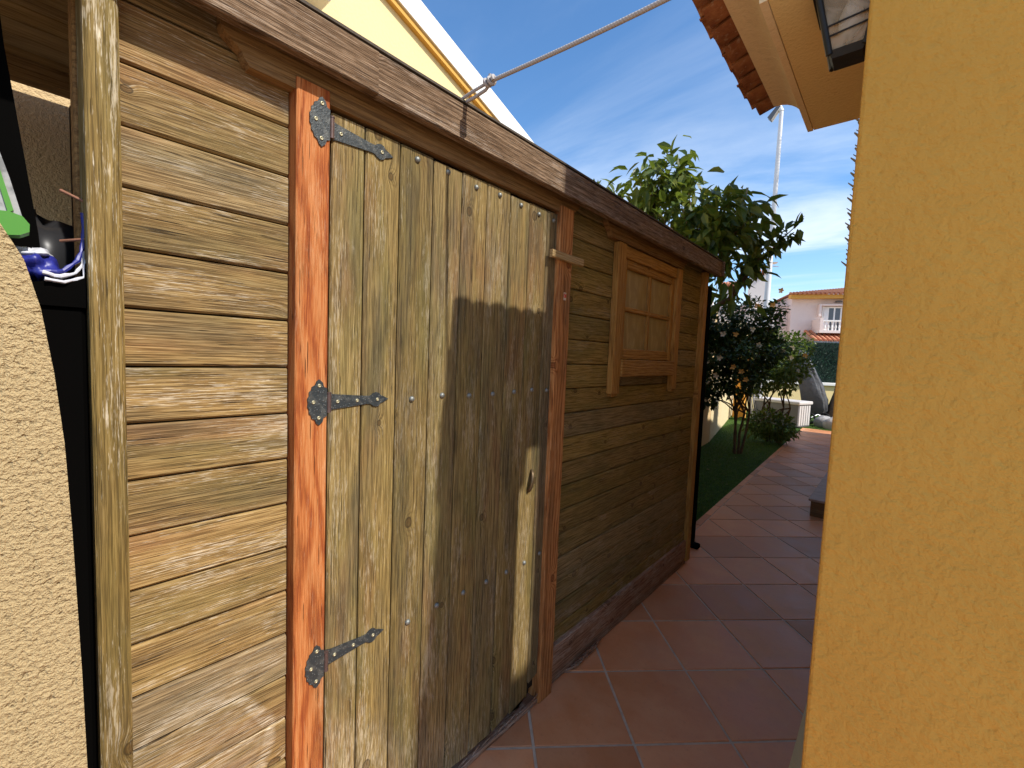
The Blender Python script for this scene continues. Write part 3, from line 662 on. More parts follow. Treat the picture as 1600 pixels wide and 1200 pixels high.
# lantern on the side wall
lan = thing('wall_lantern', 'black metal coach lantern with frosted panes on the yellow wall', 'lantern', (.925, 1.0, 1.975))
LX, LY = .925, 1.012
def lsq(z, hw): return [(LX-hw,LY-hw,z),(LX+hw,LY-hw,z),(LX+hw,LY+hw,z),(LX-hw,LY+hw,z)]
def ltap(z0,h0,z1,h1): return MB().add(lsq(z0,h0)+lsq(z1,h1), [(3,2,1,0),(4,5,6,7),(0,1,5,4),(1,2,6,5),(2,3,7,6),(3,0,4,7)])
ltap(1.978,.022,1.99,.028).build('base', M_LAMPB, lan)
lw = .0265
def half(z): return .026 + (z-1.986)/(2.085-1.986)*.021
for sx in (-1,1):
    for sy in (-1,1):
        MB().tube([(LX+sx*half(1.984),LY+sy*half(1.984),1.984),(LX+sx*half(2.085),LY+sy*half(2.085),2.085)], .0055, 6).build('frame_bar', M_LAMPB, lan)
for z in (2.012, 2.028):
    hh = half(z)+.001
    for a,b in (((-1,-1),(1,-1)),((1,-1),(1,1)),((1,1),(-1,1)),((-1,1),(-1,-1))):
        MB().tube([(LX+a[0]*hh,LY+a[1]*hh,z+(.006 if a[0]>0 else 0)),(LX+b[0]*hh,LY+b[1]*hh,z+(.006 if b[0]>0 else 0))], .0017, 5).build('cross_bar', M_LAMPB, lan)
g0,g1 = half(1.986)-.003, half(2.084)-.003
for q in ((0,1),(1,2),(2,3),(3,0)):
    a = lsq(1.9865,g0); b = lsq(2.084,g1); MB().add([a[q[0]],a[q[1]],b[q[1]],b[q[0]]],[(0,1,2,3)]).build('pane', M_LGLASS, lan)
MB().lathe([(.0,2.02),(.011,2.022),(.018,2.036),(.019,2.052),(.013,2.07),(.009,2.08)], 14, (LX,LY,0)).build('bulb', M_WHITE, lan)
ltap(2.085,.056,2.094,.050).build('cap', M_LAMPB, lan)
MB().box(LX+.045, WX-.0005, LY-.012, LY+.012, 2.06, 2.084).build('bracket', M_LAMPB, lan)

# ------------------------------------------------------------------ rough wall in the left foreground
prof = [(-1.6,0),(.049,0),(.047,.5),(.044,.86),(.041,1.02),(.036,1.2),(.032,1.30),(.0255,1.38),(.017,1.45),(.006,1.50),(-.010,1.535),(-.03,1.555),(-.07,1.57),(-1.6,1.57)]
fw = MB().prism(prof, lambda a,b,t:(t,a,b), .24, .335).build('stucco_wall', M_BEIGE)
tag(fw, 'rough beige stucco wall end with rounded top in the left foreground', 'wall')
# boundary wall behind the shed, garden side of it beyond
bw = MB().prism([(-1.16,-3.0),(-1.0,-3.0),(-1.0,3.3),(-1.42,8.2),(-1.62,8.2),(-1.16,3.3)], lambda a,b,t:(a,b,t), -.05, 2.36).build('boundary_wall', M_BOUND)
tag(bw, 'tall tan stucco boundary wall behind the wooden shed', 'wall')

# ------------------------------------------------------------------ things in the open bay left of the post
shade_block = MB().cbox(-.55,-.002,-.7,.0775,0,1.469,.006).build('bay_shade_block', M_BLACK); tag(shade_block, 'black cabinet standing for deep shade in the bay left of the shed post', 'filler')  # black block fills the bay, its colour standing in for deep shade
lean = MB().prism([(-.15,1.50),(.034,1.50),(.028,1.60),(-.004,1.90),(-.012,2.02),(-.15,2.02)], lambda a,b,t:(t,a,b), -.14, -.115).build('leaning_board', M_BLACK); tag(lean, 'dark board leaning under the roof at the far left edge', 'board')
bag = thing('blue_bag', 'crumpled blue and white plastic bag stuffed beside the weathered post', 'bag', (-.03,.05,1.47))
m = MB(); n = 12
def blob(m, c, rx, ry, rz_, seed, nu=14, nv=9, amp=.18):
    rr = random.Random(seed); vs = []; ph = [rr.uniform(0,6.28) for _ in range(6)]
    for i in range(nv+1):
        th = math.pi*i/nv
        for k in range(nu):
            a = 2*math.pi*k/nu; d = 1+amp*(math.sin(3*a+ph[0]+2*th)+.6*math.sin(5*th+ph[1]+a)+.5*math.sin(7*a+ph[2]))/2
            vs.append((c[0]+rx*d*math.sin(th)*math.cos(a), c[1]+ry*d*math.sin(th)*math.sin(a), c[2]+rz_*d*math.cos(th)))
    fs = [(i*nu+k,i*nu+(k+1)%nu,(i+1)*nu+(k+1)%nu,(i+1)*nu+k) for i in range(nv) for k in range(nu)]
    return m.add(vs, fs, True)
blob(MB(), (-.06,.026,1.532), .05,.024,.022, 3, 26, 16, .34).build('folded_body', M_BLUE, bag)
blob(MB(), (-.09,.020,1.558), .05,.026,.010, 5, 26, 16, .4).build('folded_flap', M_BAGW, bag)
def rim(pts, r, mat, name):
    P = [Vector(p) for p in pts]; Q = []
    for a, b in zip(P[:-1], P[1:]): Q += [a, a.lerp(b,.33)+Vector((random.uniform(-.003,.003),0,random.uniform(-.0015,.0015))), a.lerp(b,.66)]
    Q.append(P[-1]); MB().tube(Q, [r*random.uniform(.55,1.25) for _ in Q], 7, smooth=False).build(name, mat, bag)
rim([(-.03,.0785,1.633),(-.025,.0785,1.605),(-.02,.0765,1.573),(-.01,.069,1.548),(0,.052,1.528),(.0,.030,1.524)], .0034, M_BLUE, 'blue_rim')
rim([(-.03,.0785,1.567),(-.02,.076,1.545),(-.005,.066,1.527),(.004,.048,1.518),(.004,.028,1.522)], .003, M_BAGW, 'white_rim')
rim([(-.02,.079,1.551),(-.005,.0765,1.522),(.008,.052,1.509),(.010,.030,1.511)], .0032, M_BAGW, 'white_rim')
MB().prism([(.078,1.545),(.076,1.520),(.053,1.506),(.028,1.508),(.0,1.50),(.0,1.47),(.078,1.47)], lambda a,b,t:(t,a,b), -.095, .004).build('shade_fill', M_BLACK, bag)  # black fill under the rims, painting the shade below the bag
sack = thing('soil_sack', 'grey printed sack with bright green hem above the rough wall', 'sack', (-.04,-.02,1.55))
def sheet(pts, th=.006): return MB().prism(pts, lambda a,b,t:(t,a,b), -.055, -.055+th)
sheet([(-.12,1.57),(.0105,1.600),(-.003,1.665),(-.017,1.72),(-.12,1.75)], .03).build('sack_body', M_SACK, sack)
sheet([(-.12,1.553),(.006,1.578),(.016,1.585),(.0165,1.597),(.009,1.608),(-.005,1.612),(-.12,1.60)], .036).build('hem', M_GREEN, sack)
sheet([(-.006,1.61),(.000,1.615),(-.016,1.69),(-.022,1.69)], .034).build('edge_stripe', M_GREEN, sack)
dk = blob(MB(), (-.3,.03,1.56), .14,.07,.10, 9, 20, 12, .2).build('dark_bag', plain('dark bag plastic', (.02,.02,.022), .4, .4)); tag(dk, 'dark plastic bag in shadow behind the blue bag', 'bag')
for i, (a, b, lb) in enumerate((((-.05,.0535,1.668),(-.03,.0825,1.652),'upper of two short brown rods sticking out beside the post'),((-.05,.052,1.583),(-.02,.0805,1.588),'lower of two short brown rods sticking out beside the post'))):
    t = MB().tube([a, tuple((Vector(a)+Vector(b))/2), b], [.0026,.0024,.0022], 8).build('brown_rod', M_ROD); tag(t, lb, 'rod', 'rods beside the post')

# ------------------------------------------------------------------ black pipe at the shed's far corner
dp = thing('black_downpipe', 'black square downpipe at the far corner of the shed', 'pipe', (-.06, 3.42, 0))
MB().cbox(-.11,-.045,3.36,3.44,.02,1.98,.006).build('pipe', M_BLACK, dp); MB().cbox(-.06,.0,3.37,3.43,.001,.035,.006).build('shoe', M_BLACK, dp)

# ------------------------------------------------------------------ neighbour's gable behind the shed
nb = thing('gable_house', 'pale yellow gable wall with white sloping verge behind the shed', 'house', (-5, 3.5, 0))
def gl(y): return 5.701 - .3645*(y-3.096)
def g3(a,b,t): return (t,a,b)
MB().prism([(-4,0),(9,0),(9,gl(9)),(1.2,gl(1.2)),(-4,gl(1.2)-.3645*5.2)], g3, -9, -4.0).build('wall', M_YEL, nb)
MB().prism([(1.2,gl(1.2)-.015),(9,gl(9)-.015),(9,gl(9)+.06),(1.2,gl(1.2)+.06)], g3, -4.001, -3.93).build('moulding', M_OCHR, nb)
MB().prism([(1.2,gl(1.2)+.0605),(9,gl(9)+.0605),(9,gl(9)+.37),(1.2,gl(1.2)+.37)], g3, -9, -3.90).build('verge', M_WHITE, nb)
m = MB()
for k in range(26):
    y = 1.3 + k*.3; r = .045
    m.tube([(-3.93,y,gl(y)+.36),(-4.4,y+.02,gl(y)+.365)], r, 8)
vt = m.build('verge_tiles', M_RTILEF, nb, kind='stuff')
MB().cbox(-4.0,-3.72,1.85,2.28,5.06,5.42,.02).build('wall_box', M_WHITE, nb)

# ------------------------------------------------------------------ foliage tools
def leaf_local(l=1.0, w=.42):
    V = np.array([(0,0,0),(-.5*w,.32*l,.05*l),(0,.36*l,-.035*l),(.5*w,.32*l,.05*l),(-.36*w,.66*l,.0),(0,.68*l,-.07*l),(.36*w,.66*l,.0),(0,l,-.17*l)])
    F = np.array([(0,2,1),(0,3,2),(1,2,5),(1,5,4),(2,3,6),(2,6,5),(4,5,7),(5,6,7)]); return V, F
def rand_rot(dirs, k):
    """rotation matrices with y axis near dirs and leaf face roughly upward"""
    y = dirs/np.linalg.norm(dirs,axis=1,keepdims=True); z = rng.normal(0,.45,(k,3)); z[:,2] += 1
    x = np.cross(y,z); x /= np.linalg.norm(x,axis=1,keepdims=True)+1e-9; z = np.cross(x,y); return np.stack([x,y,z],2)
def leaves_mesh(P, D, S, w=.42):
    V, F = leaf_local(1, w); k = len(P); Rm = rand_rot(D, k)
    A = np.einsum('kij,vj->kvi', Rm, V)*S[:,None,None] + P[:,None,:]
    FF = (F[None]+ (np.arange(k)*len(V))[:,None,None]).reshape(-1,3); return A.reshape(-1,3), FF, Rm
def limb(m, a, b, r0, r1, sag=.0, n=6, wob=.04):
    a, b = Vector(a), Vector(b); pts = []
    for i in range(n):
        t = i/(n-1); p = a.lerp(b, t) + Vector((random.uniform(-wob,wob),random.uniform(-wob,wob),0))*(1 if 0 < i < n-1 else 0); p.z += sag*math.sin(math.pi*t); pts.append(p)
    m.tube(pts, [r0+(r1-r0)*i/(n-1) for i in range(n)], 6); return pts

# ------------------------------------------------------------------ tree over the shed roof
def pol(azd, eld, Rr): return Vector((1.035+Rr*math.sin(R(azd)), Rr*math.cos(R(azd)), 1.42+Rr*math.tan(R(eld))))
tree = thing('broadleaf_tree', 'broad leaved green tree rising above the shed roof', 'tree', (-.95, 5.0, 0))
tb = MB(); fork = Vector((-.95, 5.02, 1.7))
limb(tb, (-.95,5.0,-.02), fork, .055, .042, 0, 6, .03)
tips = [(-24,20.5,5.3),(-22.7,22.6,5.3),(-23.4,23.3,5.3),(-23.8,21.8,5.2),(-22.2,21.3,5.2),(-25,20.3,5.2),(-26.2,18.2,5.3),(-16.8,17.3,4.9),(-17.2,18.6,5.0),(-15.4,17.2,4.9),(-16.0,14.2,4.9),(-17.8,14.8,4.9),(-25.5,19,5.6),(-27.5,18.6,5.5),(-30,19.5,5.9),(-32,20.5,6.1),(-21.5,18,5.1),(-20.5,20,5.3),(-19.5,16.5,5.1),(-17.5,17.5,5.0),(-16.2,18.3,5.1),(-15,15.5,5.0),(-16.5,13.0,4.9),(-18.5,13.5,5.2),(-14.2,16.0,4.9),(-23,16.5,5.3),(-16.6,10.5,5.0),(-12.2,12.8,4.9),(-10.6,14.0,4.9),(-9.5,14.9,4.9),(-19,19.0,5.5),(-26.5,21,5.6),(-20.5,14.5,5.6),(-13.3,11.5,4.9),(-22,20.5,5.6),(-24,17,5.0),(-18,15.5,4.8),(-16.5,16.0,5.3),(-14.6,9.0,4.95)]
subs = {}
h1 = pol(-21,13,5.3); h2 = pol(-17.5,11,5.1); h3 = pol(-15.5,7.5,5.0); h4 = pol(-26,14,5.5)
for hb in (h1,h2,h3,h4): limb(tb, fork, hb, .032, .02, .04, 6, .03)
LP, LD, LS = [], [], []
for a,e,r_ in tips:
    p = pol(a,e,r_); hb = min((h1,h2,h3,h4), key=lambda q:(q-p).length)
    if a > -14 : hb = h3
    pts = limb(tb, hb, p, .012, .004, .05, 7, .03)
    n = int(random.uniform(25,33)); far = a > -13.5
    for i in range(n):
        t = 1-abs(random.gauss(0,.22)); t = max(t, .3 if not far else .45); q = pts[min(int(t*6),5)].lerp(pts[min(int(t*6)+1,6)], t*6-int(t*6))
        sp = .05 if far else .15
        cl = lambda sg: max(-1.5*sg, min(1.5*sg, random.gauss(0,sg)))
        off = Vector((cl(sp),cl(sp),cl(sp*.85))); q = q + off
        d = Vector((off.x*3+random.gauss(0,.35), off.y*3+random.gauss(0,.35), -.45+random.gauss(0,.45)))
        LP.append(q); LD.append(d); LS.append(random.uniform(.15,.23) if not far else random.uniform(.10,.16))
    for i in range(7):   # upright tuft at the tip
        LP.append(p + Vector((random.gauss(0,.02),random.gauss(0,.02),random.uniform(-.03,.03)))); LD.append(Vector((random.gauss(0,.6),random.gauss(0,.6),.7))); LS.append(random.uniform(.09,.14))
tb.build('trunk', M_BARK, tree)
LP = np.array(LP); LD = np.array(LD); LS = np.array(LS)
# leaves nearest the camera become parts of their own, the rest one mass
ok = LP[:,2] > 1.42 + (.70)*np.hypot(LP[:,0]-1.035, LP[:,1])*0.16
dist = np.linalg.norm(LP - np.array([1.035,0,1.42]),axis=1) - LS*6 + np.where(ok, 0, 9); order = np.argsort(dist)
near, rest = order[:300], order[300:]
Vr, Fr, _ = leaves_mesh(LP[rest], LD[rest], LS[rest], .40)
fast_mesh('foliage', Vr, Fr, 3, L_TREE, (-.95,5.0,2.5), tree, kind='stuff')
lv, lf = leaf_local(1,.40); lm = bpy.data.meshes.new('leaf'); lm.from_pydata([tuple(p) for p in lv], [], [tuple(int(q) for q in f) for f in lf]); lm.materials.append(L_TREE)
Rm = rand_rot(LD[near], 300)
for i, k in enumerate(near):
    o = bpy.data.objects.new('leaf', lm); COL.objects.link(o); o.parent = tree; o.location = Vector(LP[k]) - WLOC[tree.name]
    o.rotation_euler = Matrix(Rm[i].tolist()).to_euler(); o.scale = (LS[k],)*3

# ------------------------------------------------------------------ flowering bushes
def bush(name, label, base, lobes, nl, size, mat, stems, flowers, skirt=None):
    t = thing(name, label, 'bush', (base[0], base[1], 0), 'bushes on the lawn strip'); m = MB()
    for dx, dy in stems:
        l = random.choice(lobes); mid = Vector((base[0]+dx*2.2, base[1]+dy*2.2, .65)); a = Vector((base[0]+dx, base[1]+dy, -.03))
        m.tube([a, a.lerp(mid,.5)+Vector((random.uniform(-.03,.03),0,0)), mid], [.024,.02,.017], 6)
        for l in random.sample(lobes, min(4,len(lobes))): limb(m, mid, l[0], .014, .004, .05, 6, .05)
    m.build('stems', M_BARK, t)
    P, D, S = [], [], []
    tot = sum(l[1]**2 for l in lobes)
    for c, r in lobes:
        n = int(nl*r*r/tot)
        d = rng.normal(0,1,(n,3)); d /= np.linalg.norm(d,axis=1,keepdims=True); rad = r*rng.uniform(.15,1.0,(n,1))**.45*rng.uniform(.85,1.12,(n,1))
        P.append(np.array(c)+d*rad); dd = d + rng.normal(0,.5,(n,3)); dd[:,2] -= .3; D.append(dd); S.append(rng.uniform(.7,1.3,n)*size)
    P, D, S = map(np.concatenate, (P,D,S)); k = P[:,2] > .02; V, F, _ = leaves_mesh(P[k], D[k], S[k], .55)
    fast_mesh('crown', V, F, 3, mat, (base[0],base[1],1.0), t, kind='stuff')
    for (a, e, rr, mt) in flowers:
        p = pol(a, e, rr); mm = MB()
        for q in range(5):
            an = q*1.2566+random.uniform(-.2,.2); dx, dz = math.cos(an), math.sin(an); u = Vector((dx,-.45,dz)); w = Vector((-dz,0,dx))
            s = random.uniform(.035,.05); mm.add([p, p+u*s*.6+w*s*.4, p+u*s*1.1, p+u*s*.6-w*s*.4],[(0,1,2,3)])
        mm.tube([p, p+Vector((.0,-.05,.012))], [.004,.003], 5); mm.build('flower', mt, t)
    return t
lob1 = [(tuple(pol(a,e,r)),rr) for a,e,r,rr in ((-16.3,4.6,7.7,.36),(-13.6,5.2,7.9,.34),(-11.6,4.6,7.9,.24),(-16.2,1.0,7.6,.38),(-13.2,1.4,7.8,.40),(-11.2,1.6,8.0,.26),(-16.6,-2.2,7.6,.28),(-14.2,-1.8,7.6,.30),(-17.4,3.0,7.7,.26),(-10.6,6.2,8.0,.13),(-17.2,-4.2,7.6,.17),(-12.6,-.9,7.9,.24))]
bush('hibiscus_bush', 'tall dark hibiscus bush with apricot flowers beside the shed', (-.81,7.55), lob1, 5600, .08, L_BUSH, ((-.03,.02),(.04,.0),(.0,-.04),(.06,.05)),
     [(-14.6,3.4,7.25,M_FLOW),(-14.6,-.4,7.2,M_FLOW),(-13.7,-.9,7.3,M_FLOW),(-13.2,-1.8,7.3,M_FLOW),(-15.9,3.4,7.2,M_FLOWW),(-12.9,4.0,7.4,M_FLOWW),(-16.4,-1.5,7.15,M_FLOWW),(-16.1,.6,7.15,M_FLOWW),(-12.2,2.2,7.5,M_FLOWW),(-11.1,6.7,7.8,M_FLOW),(-12.6,6.6,7.8,M_FLOW),(-10.4,8.2,8.0,M_FLOW)])
lob2 = [(tuple(pol(a,e,r)),rr) for a,e,r,rr in ((-10.0,2.4,9.3,.28),(-8.6,2.0,9.4,.27),(-11.4,1.4,9.2,.28),(-9.4,-.2,9.2,.34),(-8.3,-.2,9.4,.24),(-11.2,-1.2,9.2,.30),(-9.6,-2.0,9.3,.22),(-12.0,-2.4,9.2,.2),(-10.8,-6.6,9.2,.30),(-9.6,-6.9,9.2,.27),(-11.8,-6.8,9.1,.24),(-8.9,-7.2,9.2,.18))]
bush('leafy_bush', 'lighter green open bush with bare stems in front of the deck box', (-.6,9.25), lob2, 4200, .07, L_BUSH2, ((-.05,.0),(.05,.02),(.1,0),(-.1,.03)),
     [(-9.8,1.6,8.9,M_FLOWW),(-9.0,.9,8.95,M_FLOWW),(-8.9,2.0,9.0,M_FLOWW),(-10.6,.5,8.9,M_FLOWW),(-7.7,1.2,9.1,M_FLOW)])
for i in range(9):
    yy = random.uniform(4.6,7.4); xx = lawn_x(yy)-random.uniform(.08,.6)
    V, F = leaf_local(.045,.022); o = MB().add([tuple(p) for p in V],[tuple(int(q) for q in f) for f in F]).build('fallen_leaf', plain('dry leaf', (.3,.26,.14), .7) if i == 0 else bpy.data.materials['dry leaf'], origin=(0,0,0))
    o.location = (xx,yy,.012); o.rotation_euler = (random.uniform(-.3,.3),random.uniform(-.3,.3),random.uniform(0,6)); tag(o, 'small dry leaf lying on the shaded turf', 'leaf', 'fallen leaves on the turf')

# ------------------------------------------------------------------ garden beyond: walls, box, trolley, palm, stones, chairs
gw = MB().prism([(-1.62,8.21),(-1.42,8.21),(-2.35,13.2),(-2.55,13.2)], lambda a,b,t:(a,b,t), -.05, 1.35).build('garden_wall', M_GARD); tag(gw, 'low cream garden wall behind the flowering bushes', 'wall')
pl_ = thing('orange_pillar', 'orange painted pillar at the end of the cream garden wall', 'pillar', (-2.0,12.9,0))
MB().cbox(-2.20,-1.93,12.6,12.9,-.05,1.55,.01).build('shaft', M_PILL, pl_); MB().cbox(-2.24,-1.89,12.56,12.94,1.551,1.62,.01).build('cap', M_OCHR, pl_)
def rotz(p, c, a): x, y = p[0]-c[0], p[1]-c[1]; return (c[0]+x*math.cos(a)-y*math.sin(a), c[1]+x*math.sin(a)+y*math.cos(a))
class RB(MB):
    """mesh builder turned about a vertical axis when built"""
    def turn(s, c, a): s.v = [(*rotz(p,c,a), p[2]) for p in s.v]; return s
FWc, FWa = (-.6,16.2), R(34)
fwl = thing('screened_wall', 'yellow rendered wall with white coping and dark green hedge screen', 'wall', (-.6,16.2,0))
RB().box(-6,5,16.2,16.4,-.05,.86).turn(FWc,FWa).build('wall', M_YEL, fwl)
RB().cbox(-6.02,5.02,16.12,16.46,.861,.95,.01).turn(FWc,FWa).build('coping', M_WHITE, fwl)
RB().box(-6,5,16.31,16.35,.951,2.16).turn(FWc,FWa).build('screen_backing', plain('screen backing', (.008,.02,.014), .9), fwl)
n = 9000; xs = rng.uniform(-6,5,n); zs = rng.uniform(.96,2.2,n); Pn = np.column_stack([xs, 16.29+rng.uniform(-.05,.01,n), zs]); c_, s_ = math.cos(FWa), math.sin(FWa)
Pr = Pn.copy(); Pr[:,0] = FWc[0]+(Pn[:,0]-FWc[0])*c_-(Pn[:,1]-FWc[1])*s_; Pr[:,1] = FWc[1]+(Pn[:,0]-FWc[0])*s_+(Pn[:,1]-FWc[1])*c_
Dn = rng.normal(0,.6,(n,3)); Dn[:,1] -= .5; V, F, _ = leaves_mesh(Pr, Dn, rng.uniform(.05,.09,n), .2)
fast_mesh('hedge_leaves', V, F, 3, M_HEDGE, (-.6,16.2,1.5), fwl, kind='stuff')
box = thing('deck_box', 'grey plastic deck storage box on the lit turf', 'storage box', (-.95,12.3,0)); BA = R(-18); BC = (-.95,12.3)
RB().cbox(-1.55,-.5,12.0,12.55,.0,.52,.01).turn(BC,BA).build('body', M_GREYBOX, box); RB().cbox(-1.58,-.47,11.97,12.58,.521,.60,.015).turn(BC,BA).build('lid', M_LITBOX, box)
for k in range(5): RB().box(-.4995,-.492,12.04+k*.1,12.11+k*.1,.04,.5).turn(BC,BA).build('sunlit_side_panel', M_LITBOX, box)  # pale panels put the sunlight on this side into the colour
tr = thing('covered_trolley', 'tall grey covered trolley with black spoked wheels beside the deck box', 'trolley', (-.72,13.3,0))
m = MB(); ring = []
lv_ = [(0.2,-.16,.15,.14),(.34,-.18,.24,.2),(.6,-.22,.26,.22),(.95,-.32,.24,.2),(1.35,-.46,.20,.17),(1.7,-.58,.15,.13),(1.84,-.62,.08,.06)]
nn = 40
vs = []
for z, cx, hx, hy in lv_:
    for k in range(nn):
        a = 2*math.pi*k/nn; fold = 1+.10*math.sin(5*a+z*3)+.06*math.sin(8*a+z*9)+.03*math.sin(13*a-z*5)
        vs.append((cx-.28+hx*fold*math.copysign(abs(math.cos(a))**.4,math.cos(a)), 13.4+hy*fold*math.copysign(abs(math.sin(a))**.4,math.sin(a)), z+.03*math.sin(4*a) if z < .3 else z))
m.add(vs, [(i*nn+k,i*nn+(k+1)%nn,(i+1)*nn+(k+1)%nn,(i+1)*nn+k) for i in range(len(lv_)-1) for k in range(nn)], True); m.add(vs[-nn:], [tuple(range(nn))]); m.build('cover', M_COVER, tr)
def wheel(c, r):
    a = MB(); pts = [(c[0]+r*math.cos(t)*.92, c[1]-r*math.cos(t)*.35, c[2]+r*math.sin(t)) for t in [2*math.pi*k/20 for k in range(21)]]
    w = a.tube(pts, .022, 6).build('wheel', M_RUB, tr)
    s = MB()
    for k in range(6):
        t = math.pi*k/3+.3; s.tube([c, (c[0]+r*math.cos(t)*.92, c[1]-r*math.cos(t)*.35, c[2]+r*math.sin(t))], .009, 5)
    s.tube([(c[0]-.01,c[1]-.04,c[2]),(c[0]+.01,c[1]+.04,c[2])], .03, 8); s.build('spokes', M_RUB, w)
wheel((-.52,12.95,.14),.125); wheel((-.24,13.2,.14),.125); wheel((-.72,13.3,.12),.1)
MB().tube([(-.52,12.97,.14),(-.38,13.12,.24),(-.24,13.2,.15)],.014,6).build('axle', M_CHR, tr)
for k in range(3):
    fc = thing('folding_chair', ['front','middle','rear'][k]+' one of the folded garden chairs leaning at the orange pillar', 'chair', (-1.72+.06*k,12.1+.14*k,0), 'folded chairs at the pillar')
    x = -1.75+.07*k; y0 = 12.05+.13*k
    for dy_ in (0,.42):
        MB().tube([(x+.14,y0+dy_*.3,.01),(x,y0+dy_*.3,.85)], .012, 6).build('leg', M_CHR, fc); MB().tube([(x+.20,y0+dy_*.3,.01),(x+.02,y0+dy_*.3,.78)], .012, 6).build('leg', M_CHR, fc)
    MB().add([(x+.13,y0,.15),(x+.13,y0+.13,.15),(x+.01,y0+.13,.8),(x+.01,y0,.8),(x+.118,y0,.15),(x+.118,y0+.13,.15),(x-.002,y0+.13,.8),(x-.002,y0,.8)],[(0,1,2,3),(7,6,5,4),(0,1,5,4),(2,3,7,6),(1,2,6,5),(0,3,7,4)]).build('seat_cloth', M_CURT, fc)
palm = thing('palm_tree', 'palm trunk with old frond stubs beside the yellow house', 'palm', (.10,13.6,0)); PX, PY = .10, 13.6
MB().lathe([(.55,-.05),(.42,.15),(.33,.45),(.24,.8),(.19,1.3),(.17,2.5),(.165,4),(.17,5.5),(.19,7.6),(.12,8.0)],16,(PX,PY,0)).build('trunk', M_PBARK, palm)
m = MB()
for k in range(150):
    z = 3.8+k*.028; a = k*2.4; r0 = .165; d = Vector((math.cos(a),math.sin(a),0)); p = Vector((PX,PY,z))+d*r0
    w = Vector((-d.y,d.x,0))*.055; L_ = random.uniform(.10,.2); q = p+d*L_*.8+Vector((0,0,L_*.7))
    m.add([p-w,p+w,q+w*.4,q-w*.4,p-w-Vector((0,0,.05)),p+w-Vector((0,0,.05)),q+w*.4-Vector((0,0,.02)),q-w*.4-Vector((0,0,.02))],[(0,1,2,3),(7,6,5,4),(0,3,7,4),(1,2,6,5),(2,3,7,6),(0,1,5,4)])
m.build('frond_stubs', M_PBARK, palm, kind='stuff')
for k in range(22):
    a = k*2.399; el = R(68-k*2.2); m = MB(); d = Vector((math.cos(a),math.sin(a),0)); pts = []
    for i in range(9):
        t = i/8; pts.append(Vector((PX,PY,7.9)) + d*(1.5*t*math.cos(el)+.25*t*t) + Vector((0,0,1.5*t*math.sin(el)-.5*t*t)))
    m.tube(pts, [.02-.017*i/8 for i in range(9)], 5); sd = Vector((-d.y,d.x,0))
    for i in range(1,9):
        for u in (0,.33,.66):
            b = pts[i-1].lerp(pts[i],u); l = .42*math.sin(math.pi*min(.95,(i-1+u)/8*.85+.12))
            for s in (-1,1):
                tip = b + sd*s*l + d*l*.5 - Vector((0,0,l*.35)); wv = d*.014; m.add([b-wv,b+wv,tip],[(0,1,2)])
    m.build('frond', L_PALM, palm)
for k,(x,y,rx,ry,rz_) in enumerate(((-.22,12.75,.2,.16,.17),(.02,12.45,.21,.18,.18),(.35,12.6,.25,.2,.2))):
    st = blob(MB(), (x,y,rz_*.5), rx, ry, rz_, 20+k, 16, 10, .12).build('stone', M_STONE); tag(st, ['smaller grey boulder at the palm base nearest the trolley','pale grey boulder in front of the palm base','grey boulder at the palm base nearest the house'][k], 'stone', 'boulders round the palm')
# raised step along the house
stp = thing('entrance_step', 'low brown step with grey tiled top along the house wall', 'step', (.75,5.9,0))
MB().box(.505,1.04,4.97,6.9,0,.145).build('riser', W_STEP, stp)
for k in range(6):
    for j in range(2): MB().cbox(.488+j*.275,.488+j*.275+.271,4.95+k*.325,4.95+k*.325+.321,.146,.168,.003).build('top_tile', plain('grey brown step tile', (.42,.28,.2), .55, .3, nscale=14, namt=.4) if (k,j)==(0,0) else bpy.data.materials['grey brown step tile'], stp)

# ------------------------------------------------------------------ street lamp and far houses
lp = thing('street_lamp', 'tall white street lamp pole against the sky', 'street lamp', (-2.0,14.0,0)); q = pol(-11.75,5,14.3)
MB().tube([(q.x,q.y,0),(q.x,q.y,8.35)],[.088,.05],14).build('pole', M_POLE, lp)
MB().tube([(q.x,q.y,8.35),(q.x-.05,q.y,8.5),(q.x-.12,q.y-.02,8.52)],[.065,.05,.04],10).build('arm', M_POLE, lp)
MB().add([(q.x-.08,q.y-.1,8.52),(q.x-.08,q.y+.1,8.52),(q.x-.32,q.y+.09,8.26),(q.x-.32,q.y-.09,8.26),(q.x-.02,q.y-.1,8.46),(q.x-.02,q.y+.1,8.46),(q.x-.24,q.y+.09,8.17),(q.x-.24,q.y-.09,8.17)],[(0,1,2,3),(7,6,5,4),(0,3,7,4),(1,2,6,5),(2,3,7,6),(0,1,5,4)]).build('lamp_head', M_LHEAD, lp)
MB().add([(q.x-.035,q.y-.08,8.455),(q.x-.035,q.y+.08,8.455),(q.x-.225,q.y+.07,8.172),(q.x-.225,q.y-.07,8.172),(q.x-.03,q.y-.08,8.44),(q.x-.03,q.y+.08,8.44),(q.x-.22,q.y+.07,8.158),(q.x-.22,q.y-.07,8.158)],[(0,1,2,3),(7,6,5,4),(0,3,7,4),(1,2,6,5),(2,3,7,6),(0,1,5,4)]).build('diffuser', M_WHITE, lp)

